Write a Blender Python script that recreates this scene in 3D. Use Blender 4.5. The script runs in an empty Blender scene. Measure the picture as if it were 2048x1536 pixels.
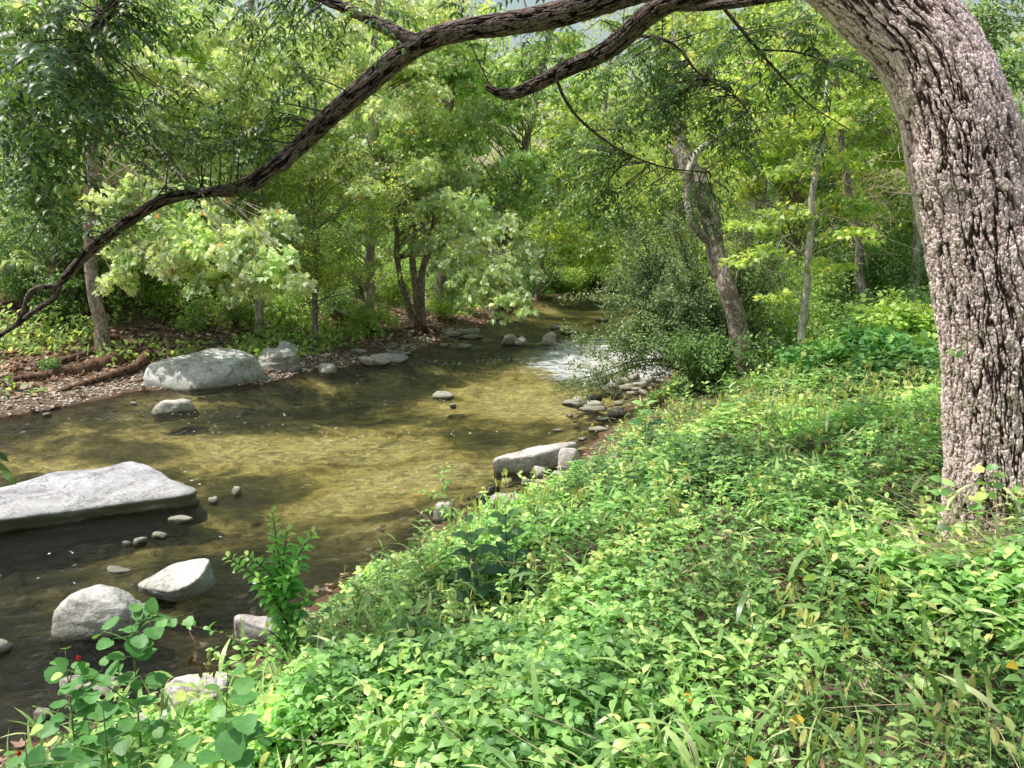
import bpy, math, random
import numpy as np
from mathutils import Vector

# ------------------------------------------------------------------ scene, camera
S = bpy.context.scene
COL = S.collection
RNG = np.random.default_rng(7)
random.seed(7)
CAMZ, PITCH, F = 3.0, math.radians(11.2), 1500.0
CP, SP = math.cos(PITCH), math.sin(PITCH)

def ray(px, py):
    u, v = (px - 1024) / F, -(py - 768) / F
    return np.array([u, CP + v * SP, -SP + v * CP])

def atz(px, py, z=0.0):
    d = ray(px, py); t = (z - CAMZ) / d[2]
    return np.array([d[0] * t, d[1] * t, z])

def aty(px, py, y):
    d = ray(px, py); t = y / d[1]
    return np.array([d[0] * t, y, CAMZ + d[2] * t])

# ------------------------------------------------------------------ noise (numpy)
def _hash(*c):
    h = np.zeros(np.broadcast(*c).shape, dtype=np.uint32)
    for k, a in enumerate(c):
        h ^= (a.astype(np.int64).astype(np.uint32) * np.uint32((374761393, 668265263, 2246822519, 3266489917)[k]))
        h = (h ^ (h >> np.uint32(13))) * np.uint32(1274126177)
    h ^= h >> np.uint32(16)
    return h.astype(np.float64) / 4294967295.0

def vnoise3(p):
    i = np.floor(p); f = p - i; f = f * f * (3 - 2 * f)
    r = 0
    for a in (0, 1):
        for b in (0, 1):
            for c in (0, 1):
                w = (f[..., 0] if a else 1 - f[..., 0]) * (f[..., 1] if b else 1 - f[..., 1]) * (f[..., 2] if c else 1 - f[..., 2])
                r = r + w * _hash(i[..., 0] + a, i[..., 1] + b, i[..., 2] + c)
    return r * 2 - 1

def fbm3(p, o=4, g=0.5):
    r = 0; a = 1.0
    for k in range(o):
        r = r + a * vnoise3(p * (2.03 ** k) + 17.3 * k); a *= g
    return r

def xy3(x, y, z=0.0):
    x = np.asarray(x, float); y = np.asarray(y, float)
    return np.stack([x, y, np.zeros_like(x) + z], -1)

def voro2(a, b, per=None, jit=0.9):
    ia, ib = np.floor(a), np.floor(b)
    f1 = np.full(a.shape, 9.0); f2 = np.full(a.shape, 9.0); idv = np.zeros(a.shape)
    for da in (-1, 0, 1):
        for db in (-1, 0, 1):
            ca, cb = ia + da, ib + db
            ha = np.mod(ca, per) if per else ca
            px = ca + 0.5 + jit * (_hash(ha, cb) - 0.5)
            py = cb + 0.5 + jit * (_hash(ha, cb, ha * 0 + 5) - 0.5)
            d = np.hypot(a - px, b - py)
            idn = _hash(ha, cb, ha * 0 + 9)
            nf1 = d < f1
            f2 = np.where(nf1, f1, np.minimum(f2, d))
            idv = np.where(nf1, idn, idv)
            f1 = np.where(nf1, d, f1)
    return f1, f2, idv

def sstep(a, b, x):
    t = np.clip((x - a) / (b - a), 0, 1); return t * t * (3 - 2 * t)

# ------------------------------------------------------------------ terrain
LEFT_PX = [(0, 835), (90, 822), (180, 803), (260, 786), (400, 775), (530, 768), (600, 748), (700, 735), (760, 722), (830, 702), (870, 684), (930, 668),
           (970, 652), (1010, 628), (1060, 603), (1150, 588)]
RIGHT_PX = [(1290, 600), (1320, 640), (1400, 690), (1340, 742), (1290, 790), (1235, 830), (1180, 885), (1120, 945), (1000, 1000), (885, 1045), (790, 1110),
            (660, 1150), (575, 1250), (480, 1330), (330, 1400), (100, 1470)]
Lw = [(-40, 4), (-22, 8.5), (-13, 11)] + [tuple(atz(x, y)[:2]) for x, y in LEFT_PX] + [(6.5, 43), (14, 51), (50, 60)]
Rw = [(50, 49), (18, 44), (8.5, 39.5)] + [tuple(atz(x, y)[:2]) for x, y in RIGHT_PX] + [(-3.3, 3.3), (-4.2, 1.2), (-8, -3), (-40, -6)]
Lw, Rw = np.array(Lw), np.array(Rw)
POLY = np.vstack([Lw, Rw])

def dist_line(P, x, y):
    d = np.full(x.shape, 1e9)
    for (ax, ay), (bx, by) in zip(P[:-1], P[1:]):
        vx, vy = bx - ax, by - ay
        t = np.clip(((x - ax) * vx + (y - ay) * vy) / (vx * vx + vy * vy), 0, 1)
        d = np.minimum(d, np.hypot(x - ax - t * vx, y - ay - t * vy))
    return d

def inside(P, x, y):
    r = np.zeros(x.shape, bool)
    Q = np.roll(P, -1, 0)
    for (ax, ay), (bx, by) in zip(P, Q):
        if ay == by: continue
        c = (ay > y) != (by > y)
        r ^= c & (x < (bx - ax) * (y - ay) / (by - ay) + ax)
    return r

def H(x, y, detail=True):
    x = np.asarray(x, float); y = np.asarray(y, float)
    wx = x + 0.12 * vnoise3(xy3(x * 2.1, y * 2.1)); wy = y + 0.12 * vnoise3(xy3(x * 2.1, y * 2.1, 7.7))
    dl, dr = dist_line(Lw, wx, wy), dist_line(Rw, wx, wy)
    ins = inside(POLY, wx, wy)
    d = np.minimum(dl, dr)
    rif = np.exp(-((y - 20.5) / 3.0) ** 2)
    bed = -(0.05 + 0.42 * (1 - np.exp(-d / 1.3))) * (1 - 0.72 * rif)
    left = 0.13 * np.minimum(dl, 7) + 0.36 * np.clip(dl - 6, 0, 22) + 0.05 * np.clip(dl - 28, 0, 400)
    right = 1.42 * (1 - np.exp(-(dr / 2.9) ** 1.35)) + 0.02 * dr + 0.25 * np.clip(dr - 14, 0, 14)
    out = np.where(dl < dr, left, right)
    h = np.where(ins, bed, out)
    if detail:
        n = fbm3(xy3(x * 0.9, y * 0.9), 4)
        amp = np.where(ins, 0.035, np.minimum(0.02 + d * 0.05, 0.12))
        h = h + n * amp
        # low flat stones break the bed and the margins
        f1, f2, idv = voro2(x * 1.9 + 0.4 * n, y * 2.6 + 0.3 * n)
        h = h + np.where(ins, (idv - 0.35) * 0.09 * sstep(0.02, 0.16, f2 - f1) * (1 - 0.6 * np.exp(-d * 3)), 0)
    return h

def H1(x, y): return float(H(np.array([x]), np.array([y]))[0])

def ground_at(px, py):
    d = ray(px, py)
    t = np.linspace(1.5, 90, 3000)
    z = CAMZ + d[2] * t
    h = np.maximum(H(d[0] * t, d[1] * t), 0.0)
    k = np.argmax(z < h)
    return np.array([d[0] * t[k], d[1] * t[k], h[k]])

# ------------------------------------------------------------------ mesh building
class MB:
    """collects vertices and faces (with a random number per face) and links them as one mesh object"""
    def __init__(s): s.v = []; s.f = {3: [], 4: []}; s.r = {3: [], 4: []}; s.n = 0; s.va = []; s.hasva = False; s.m = {3: [], 4: []}
    def add(s, v, faces, rnd=0.5, va=None, mat=0):
        v = np.asarray(v, float)
        for F_ in faces:
            F_ = np.asarray(F_)
            if len(F_) == 0: continue
            k = F_.shape[1]
            s.f[k].append(F_ + s.n)
            s.r[k].append(np.broadcast_to(rnd, (len(F_),)).astype(np.float32) if np.ndim(rnd) == 0 else None)
            s.m[k].append(np.full(len(F_), mat, np.int32))
        s.v.append(v); s.n += len(v)
        s.va.append(np.zeros(len(v)) if va is None else va)
        if va is not None: s.hasva = True
    def leaves(s, tmpl, pos, d, nrm, scale, rnd=None, width=1.0, mat=0):
        tv, tf = tmpl
        N = len(pos)
        if N == 0: return
        d = d / (np.linalg.norm(d, axis=1, keepdims=True) + 1e-9)
        nrm = nrm - d * np.sum(nrm * d, 1, keepdims=True)
        nrm = nrm / (np.linalg.norm(nrm, axis=1, keepdims=True) + 1e-9)
        sd = np.cross(d, nrm)
        scale = np.broadcast_to(scale, (N,)); width = np.broadcast_to(width, (N,))
        V = (tv[None, :, 0, None] * sd[:, None] * width[:, None, None] + tv[None, :, 1, None] * d[:, None] + tv[None, :, 2, None] * nrm[:, None]) * scale[:, None, None] + pos[:, None]
        if rnd is None: rnd = RNG.random(N)
        off = (np.arange(N) * len(tv))[:, None, None]
        for F_ in tf:
            F_ = np.asarray(F_); k = F_.shape[1]
            s.f[k].append((F_[None] + off).reshape(-1, k) + s.n)
            s.r[k].append(np.repeat(rnd, len(F_)).astype(np.float32))
            s.m[k].append(np.full(N * len(F_), mat, np.int32))
        s.v.append(V.reshape(-1, 3)); s.n += N * len(tv); s.va.append(np.zeros(N * len(tv)))
    def build(s, name, mats, parent=None, smooth=True, loc=None):
        v = np.concatenate(s.v) if s.v else np.zeros((0, 3))
        if loc is not None: v = v - np.asarray(loc)
        idx, tot, rr, mm = [], [], [], []
        for k in (3, 4):
            if s.f[k]:
                a = np.concatenate(s.f[k]); idx.append(a.reshape(-1)); tot.append(np.full(len(a), k)); rr.append(np.concatenate([q for q in s.r[k]])); mm.append(np.concatenate(s.m[k]))
        idx = np.concatenate(idx).astype(np.int32); tot = np.concatenate(tot).astype(np.int32); rr = np.concatenate(rr); mm = np.concatenate(mm)
        me = bpy.data.meshes.new(name)
        me.vertices.add(len(v)); me.vertices.foreach_set('co', v.astype(np.float32).reshape(-1))
        me.loops.add(len(idx)); me.loops.foreach_set('vertex_index', idx)
        me.polygons.add(len(tot))
        st = np.concatenate([[0], np.cumsum(tot)[:-1]]).astype(np.int32)
        me.polygons.foreach_set('loop_start', st); me.polygons.foreach_set('loop_total', tot)
        if mm.any(): me.polygons.foreach_set('material_index', mm)
        me.update(calc_edges=True)
        me.polygons.foreach_set('use_smooth', np.full(len(tot), smooth))
        at = me.attributes.new('rnd', 'FLOAT', 'FACE'); at.data.foreach_set('value', rr.astype(np.float32))
        if s.hasva:
            at = me.attributes.new('cav', 'FLOAT', 'POINT'); at.data.foreach_set('value', np.concatenate(s.va).astype(np.float32))
        for m in (mats if isinstance(mats, (list, tuple)) else [mats]): me.materials.append(m)
        o = bpy.data.objects.new(name, me); COL.objects.link(o)
        if loc is not None and parent is None: o.location = loc
        if parent is not None: o.parent = parent
        return o

def tag(o, label=None, cat=None, group=None, kind=None):
    if label: o['label'] = label
    if cat: o['category'] = cat
    if group: o['group'] = group
    if kind: o['kind'] = kind
    return o

def thing(name, loc, label, cat, group=None):
    o = bpy.data.objects.new(name, None); COL.objects.link(o); o.location = [float(c) for c in loc]; o.empty_display_size = 0.1
    return tag(o, label, cat, group)

def smooth_path(P, R, step):
    P = np.asarray(P, float); R = np.asarray(R, float)
    Q, RR = [], []
    ext = np.vstack([2 * P[0] - P[1], P, 2 * P[-1] - P[-2]]); 
    for i in range(len(P) - 1):
        p0, p1, p2, p3 = ext[i], ext[i + 1], ext[i + 2], ext[i + 3]
        n = max(1, int(np.linalg.norm(p2 - p1) / step))
        for k in range(n):
            t = k / n
            Q.append(0.5 * ((2 * p1) + (-p0 + p2) * t + (2 * p0 - 5 * p1 + 4 * p2 - p3) * t * t + (-p0 + 3 * p1 - 3 * p2 + p3) * t ** 3))
            RR.append(R[i] * (1 - t) + R[i + 1] * t)
    Q.append(P[-1]); RR.append(R[-1])
    return np.array(Q), np.array(RR)

def frames(Q):
    T = np.gradient(Q, axis=0); T /= np.linalg.norm(T, axis=1, keepdims=True) + 1e-12
    n = np.cross(T[0], [0.3, 0.9, 0.31]); n /= np.linalg.norm(n)
    N = [n]
    for k in range(1, len(Q)):
        n = N[-1] - T[k] * np.dot(N[-1], T[k]); N.append(n / (np.linalg.norm(n) + 1e-12))
    N = np.array(N)
    return T, N, np.cross(T, N)

def tube(mb, P, R, sides=7, step=0.2, wob=0.0, seed=0, cap=True, rnd=0.5, mat=0):
    Q, RR = smooth_path(P, R, step)
    if len(Q) < 2: return Q
    if wob:
        s = np.arange(len(Q)) * 0.37
        Q = Q + wob * np.stack([vnoise3(xy3(s, s * 0 + seed)), vnoise3(xy3(s, s * 0 + seed + 9)), 0 * s], -1) * np.minimum(np.arange(len(Q)), 6)[:, None] / 6
    T, N, B = frames(Q)
    a = np.arange(sides) * 2 * math.pi / sides
    V = Q[:, None] + RR[:, None, None] * (np.cos(a)[None, :, None] * N[:, None] + np.sin(a)[None, :, None] * B[:, None])
    n = len(Q)
    i, j = np.meshgrid(np.arange(n - 1), np.arange(sides), indexing='ij')
    q = np.stack([i * sides + j, i * sides + (j + 1) % sides, (i + 1) * sides + (j + 1) % sides, (i + 1) * sides + j], -1).reshape(-1, 4)
    V = V.reshape(-1, 3); fs = [q]
    if cap:
        V = np.vstack([V, Q[-1] + T[-1] * RR[-1] * 0.5]); e = (n - 1) * sides
        j = np.arange(sides); fs.append(np.stack([e + j, e + (j + 1) % sides, np.full(sides, n * sides)], -1))
    mb.add(V, fs, rnd, mat=mat)
    return Q

def bark_tube(mb, P, R, around=200, step=0.006, cellw=0.035, cellh=0.085, depth=0.016, seed=0, flare=None, knobs=()):
    """fissured bark as real relief: long plates split by deep cracks; the relief height is stored per vertex"""
    Q, RR = smooth_path(P, R, 0.05)
    for _ in range(3):
        Q[1:-1] = (Q[:-2] + Q[1:-1] * 2 + Q[2:]) / 4
    L = np.concatenate([[0], np.cumsum(np.linalg.norm(np.diff(Q, axis=0), axis=1))])
    s = np.arange(0, L[-1], step)
    Q = np.stack([np.interp(s, L, Q[:, k]) for k in range(3)], -1); RR = np.interp(s, L, RR)
    T, N, B = frames(Q)
    th = np.arange(around) * 2 * math.pi / around
    Rm = float(np.median(RR))
    per = max(4, round(2 * math.pi * Rm / cellw))
    A, SS = np.meshgrid(th, s)
    rr0 = np.broadcast_to(RR[:, None], A.shape)
    cyl = np.stack([np.cos(A) * rr0, np.sin(A) * rr0, SS], -1)
    w1 = fbm3(cyl * 9 + seed, 3); w2 = fbm3(cyl * 9 + seed + 40, 3); w3 = fbm3(cyl * 34 + seed, 3)
    u = A / (2 * math.pi) * per
    f1, f2, idv = voro2(np.mod(u + 0.38 * w1 + 0.14 * w3 + SS * 1.5, 1e9), SS / cellh + 0.45 * w2 + 0.12 * w3 + seed, per=per)
    # long broken furrows run up the trunk, cross cracks cut them into rough scaly plates
    def ridged(q): return 1 - np.abs(fbm3(q, 3, 0.55)) * 1.9
    g = np.stack([np.cos(A) * rr0, np.sin(A) * rr0, SS * (cellw / cellh) * 0.26], -1) * (0.80 / cellw) + seed + 0.35 * np.stack([w1, w2, w1 * 0], -1)
    fur = sstep(0.60, 1.0, ridged(g))
    g2_ = np.stack([np.cos(A) * rr0, np.sin(A) * rr0, SS * (cellw / cellh) * 0.7], -1) * (1.15 / cellw) + seed + 7 + 0.5 * np.stack([w2, w1, w3], -1)
    fur2 = sstep(0.62, 1.0, ridged(g2_))
    e1 = sstep(0.0, 0.16, f2 - f1)
    k1 = max(4, round(2 * math.pi * Rm / (cellw * .36)))
    h1, h2, idh = voro2(A / (2 * math.pi) * k1 + 1.1 * w1 + .35 * w3, SS / (cellw * .75) + 1.1 * w2 + .3 * w3 + seed, per=k1)
    fine = fbm3(cyl * np.array([170, 170, 110]) + seed, 2)
    ht = 0.86 - 0.74 * fur - 0.26 * fur2 - 0.26 * (1 - e1) + 0.34 * (idv - 0.5) * e1 + 0.20 * (idh - .5) - 0.10 * (1 - sstep(0, .2, h2 - h1)) + 0.05 * fine
    prof = 1 + 0.05 * fbm3(cyl * 2.2 + seed, 3)
    if flare is not None:
        prof = prof + flare * np.exp(-SS / 0.33) * (1 + 0.35 * np.cos(A * 4 + 1.0 + seed) + 0.2 * np.cos(A * 7))
    for (ks, ka, kr, kh) in knobs:
        dd = np.sqrt(((SS - ks) / kr) ** 2 + ((np.angle(np.exp(1j * (A - ka)))) * rr0 / kr) ** 2)
        prof = prof + kh * np.exp(-dd ** 2 * 1.6) / rr0
    r = rr0 * prof + (ht - 0.7) * depth * np.minimum(1, rr0 / Rm)
    V = Q[:, None] + r[..., None] * (np.cos(A)[..., None] * N[:, None] + np.sin(A)[..., None] * B[:, None])
    n = len(Q)
    i, j = np.meshgrid(np.arange(n - 1), np.arange(around), indexing='ij')
    q = np.stack([i * around + j, i * around + (j + 1) % around, (i + 1) * around + (j + 1) % around, (i + 1) * around + j], -1).reshape(-1, 4)
    V = V.reshape(-1, 3); va = ht.reshape(-1)
    V = np.vstack([V, Q[-1] + T[-1] * RR[-1] * 0.3]); va = np.append(va, 0.5)
    e = (n - 1) * around; j = np.arange(around)
    mb.add(V, [q, np.stack([e + j, e + (j + 1) % around, np.full(around, n * around)], -1)], 0.5, va=va)
    return Q

# ------------------------------------------------------------------ leaf templates: length 1 along +Y, face up +Z
def T_oval(w=0.24, bend=0.12, fold=0.07):
    v = np.array([(0, 0, 0), (0, .33, bend * .6), (0, .68, bend * .45), (0, 1, -bend), (-w, .30, bend * .6 + fold), (-w * .8, .66, bend * .3 + fold * .8), (w, .30, bend * .6 + fold), (w * .8, .66, bend * .3 + fold * .8)])
    return v, [np.array([(0, 6, 1), (0, 1, 4), (2, 7, 3), (2, 3, 5)]), np.array([(1, 6, 7, 2), (1, 2, 5, 4)])]
def T_rhomb(w=0.26, fold=0.08):
    v = np.array([(0, 0, 0), (-w, .42, fold), (w, .42, fold), (0, 1, -.05)])
    return v, [np.array([(0, 2, 3), (0, 3, 1)])]
def T_star(cup=0.1):
    o = [(0, 0), (.16, -.06), (.46, .02), (.30, .22), (.56, .50), (.24, .52), (0, 1.0)]
    pts = o + [(-x, y) for x, y in o[1:-1][::-1]]
    v = [(0, .26, 0.0)] + [(x, y, cup * ((x * x + (y - .3) ** 2) * 1.2) * (-1)) for x, y in pts]
    n = len(pts)
    return np.array(v), [np.array([(0, 1 + k, 1 + (k + 1) % n) for k in range(n)])]
def T_round(cup=0.14, n=22, lobes=0.08):
    pts = [(0, 0.06)]
    for k in range(1, n):
        a = -math.pi / 2 + 2 * math.pi * k / n
        r = 0.48 * (1 + lobes * math.cos(3 * (a - math.pi / 2))) * (1 + 0.045 * math.cos(k * math.pi))
        if k in (1, n - 1): r *= 1.08
        pts.append((r * math.cos(a), .46 + r * math.sin(a)))
    v = [(0, .2, 0)] + [(x, y, cup * abs(x) * 1.2 - cup * (y - .2) ** 2) for x, y in pts]
    m = len(pts)
    return np.array(v), [np.array([(0, 1 + k, 1 + (k + 1) % m) for k in range(m)])]
def T_blade(w=0.035, arch=0.35, seg=5):
    v = []
    for k in range(seg + 1):
        t = k / seg; ww = w * (1 - t ** 2.2) * (0.55 + 0.9 * min(1, t * 3)) / 1.2
        z = -arch * t * t
        v += [(-ww, t * (1 - 0.18 * t), z + ww * .5), (ww, t * (1 - 0.18 * t), z + ww * .5)]
    return np.array(v), [np.array([(2 * k, 2 * k + 1, 2 * k + 3, 2 * k + 2) for k in range(seg)])]
def T_oat():
    v = [(0, 0, 0)]; n = 6
    for k in range(1, n):
        t = k / n; w = 0.2 * math.sin(math.pi * t ** .8) * (1 if k % 2 else .78)
        v += [(-w, t, 0), (w, t, 0.03 * (-1) ** k)]
    v.append((0, 1, 0)); q = [(1 + 2 * k, 2 + 2 * k, 4 + 2 * k, 3 + 2 * k) for k in range(n - 2)]
    return np.array(v), [np.array([(0, 2, 1), (2 * n - 3, 2 * n - 2, 2 * n - 1)]), np.array(q)]
OVAL, OVALW, LANCE, RHOMB, STAR, ROUND, BLADE, BLADEW, OAT = T_oval(), T_oval(.32, .1, .05), T_oval(.15, .16, .05), T_rhomb(), T_star(), T_round(), T_blade(), T_blade(.06, .55), T_oat()

def rv(n, s=1.0): return RNG.normal(0, s, (n, 3))
def unit(v): return v / (np.linalg.norm(v, axis=-1, keepdims=True) + 1e-9)

# ------------------------------------------------------------------ materials
def newmat(name):
    m = bpy.data.materials.new(name); m.use_nodes = True
    m.node_tree.nodes.clear()
    return m, m.node_tree.nodes, m.node_tree.links

def N(ns, t, **kw):
    n = ns.new(t)
    for k, v in kw.items():
        if k == 'inp':
            for a, b in v.items(): n.inputs[a].default_value = b
        else: setattr(n, k, v)
    return n

def ramp(ns, stops, interp='LINEAR'):
    r = ns.new('ShaderNodeValToRGB'); e = r.color_ramp; e.interpolation = interp
    while len(e.elements) < len(stops): e.elements.new(0.5)
    for el, (p, c) in zip(e.elements, stops): el.position = p; el.color = (*c, 1)
    return r

def leaf_mat(name, stops, trans=0.45, tint=(1.2, 1.15, 0.62), rough=0.42, spec=0.5, var=0.35, gain=1.0):
    stops = [(p, tuple(min(.85, c * gain) for c in q)) for p, q in stops]
    m, ns, L = newmat(name)
    at = N(ns, 'ShaderNodeAttribute', attribute_name='rnd')
    r = ramp(ns, stops); L.new(at.outputs['Fac'], r.inputs[0])
    geo = N(ns, 'ShaderNodeNewGeometry')
    no = N(ns, 'ShaderNodeTexNoise', inp={'Scale': 0.9, 'Detail': 2.0}); L.new(geo.outputs['Position'], no.inputs['Vector'])
    mr = N(ns, 'ShaderNodeMapRange', inp={1: 0.3, 2: 0.7, 3: 1 - var, 4: 1 + var}); L.new(no.outputs['Fac'], mr.inputs[0])
    n2 = N(ns, 'ShaderNodeTexNoise', inp={'Scale': 38.0, 'Detail': 2.0}); L.new(geo.outputs['Position'], n2.inputs['Vector'])
    mr2 = N(ns, 'ShaderNodeMapRange', inp={1: 0.25, 2: 0.75, 3: 0.8, 4: 1.2}); L.new(n2.outputs['Fac'], mr2.inputs[0])
    mu = N(ns, 'ShaderNodeMath', operation='MULTIPLY'); L.new(mr.outputs[0], mu.inputs[0]); L.new(mr2.outputs[0], mu.inputs[1])
    vm = N(ns, 'ShaderNodeVectorMath', operation='SCALE'); L.new(r.outputs[0], vm.inputs[0]); L.new(mu.outputs[0], vm.inputs['Scale'])
    bs = N(ns, 'ShaderNodeBsdfPrincipled'); L.new(vm.outputs[0], bs.inputs['Base Color']); bs.inputs['Roughness'].default_value = rough; bs.inputs['Specular IOR Level'].default_value = spec
    tr = N(ns, 'ShaderNodeBsdfTranslucent')
    t2 = N(ns, 'ShaderNodeVectorMath', operation='MULTIPLY'); t2.inputs[1].default_value = tint; L.new(vm.outputs[0], t2.inputs[0]); L.new(t2.outputs[0], tr.inputs['Color'])
    mx = N(ns, 'ShaderNodeMixShader', inp={0: trans}); L.new(bs.outputs[0], mx.inputs[1]); L.new(tr.outputs[0], mx.inputs[2])
    o = N(ns, 'ShaderNodeOutputMaterial'); L.new(mx.outputs[0], o.inputs[0])
    return m

def bark_mat(name, dark, light, patch=None, scale=14.0, zs=0.35, bump=0.6, cav=False, rough=0.9):
    m, ns, L = newmat(name)
    tc = N(ns, 'ShaderNodeTexCoord'); mp = N(ns, 'ShaderNodeMapping'); mp.inputs['Scale'].default_value = (1, 1, zs)
    L.new(tc.outputs['Object'], mp.inputs[0])
    n1 = N(ns, 'ShaderNodeTexNoise', inp={'Scale': scale, 'Detail': 6.0, 'Roughness': 0.65, 'Distortion': 0.4}); L.new(mp.outputs[0], n1.inputs['Vector'])
    n0 = N(ns, 'ShaderNodeTexNoise', inp={'Scale': 2.3, 'Detail': 4.0}); L.new(tc.outputs['Object'], n0.inputs['Vector'])
    if cav:
        at = N(ns, 'ShaderNodeAttribute', attribute_name='cav')
        ad = N(ns, 'ShaderNodeMath', operation='MULTIPLY_ADD', inp={1: 0.22}); L.new(n1.outputs['Fac'], ad.inputs[0]); L.new(at.outputs['Fac'], ad.inputs[2])
        fac = ad.outputs[0]
        r = ramp(ns, [(0.36, tuple(c * 0.25 for c in dark)), (0.62, dark), (0.90, light), (1.0, tuple(min(1, c * 1.2) for c in light))])
    else:
        fac = n1.outputs['Fac']
        r = ramp(ns, [(0.34, tuple(c * 0.4 for c in dark)), (0.46, dark), (0.62, light)])
    L.new(fac, r.inputs[0])
    col = r.outputs[0]
    if patch:
        n3 = N(ns, 'ShaderNodeTexNoise', inp={'Scale': patch[1], 'Detail': 3.0, 'Roughness': 0.6}); L.new(tc.outputs['Object'], n3.inputs['Vector'])
        r3 = ramp(ns, [(patch[2], (0, 0, 0)), (patch[2] + 0.05, (1, 1, 1))]); L.new(n3.outputs['Fac'], r3.inputs[0])
        mx = N(ns, 'ShaderNodeMix', data_type='RGBA'); L.new(r3.outputs[0], mx.inputs[0]); L.new(col, mx.inputs[6]); mx.inputs[7].default_value = (*patch[0], 1); col = mx.outputs[2]
    mr = N(ns, 'ShaderNodeMapRange', inp={1: 0.3, 2: 0.7, 3: 0.75, 4: 1.2}); L.new(n0.outputs['Fac'], mr.inputs[0])
    vm = N(ns, 'ShaderNodeVectorMath', operation='SCALE'); L.new(col, vm.inputs[0]); L.new(mr.outputs[0], vm.inputs['Scale'])
    bp = N(ns, 'ShaderNodeBump', inp={'Strength': bump, 'Distance': 0.02}); L.new(n1.outputs['Fac'], bp.inputs['Height'])
    bs = N(ns, 'ShaderNodeBsdfPrincipled', inp={'Roughness': rough, 'Specular IOR Level': 0.25}); L.new(vm.outputs[0], bs.inputs['Base Color']); L.new(bp.outputs[0], bs.inputs['Normal'])
    o = N(ns, 'ShaderNodeOutputMaterial'); L.new(bs.outputs[0], o.inputs[0])
    return m

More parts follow.
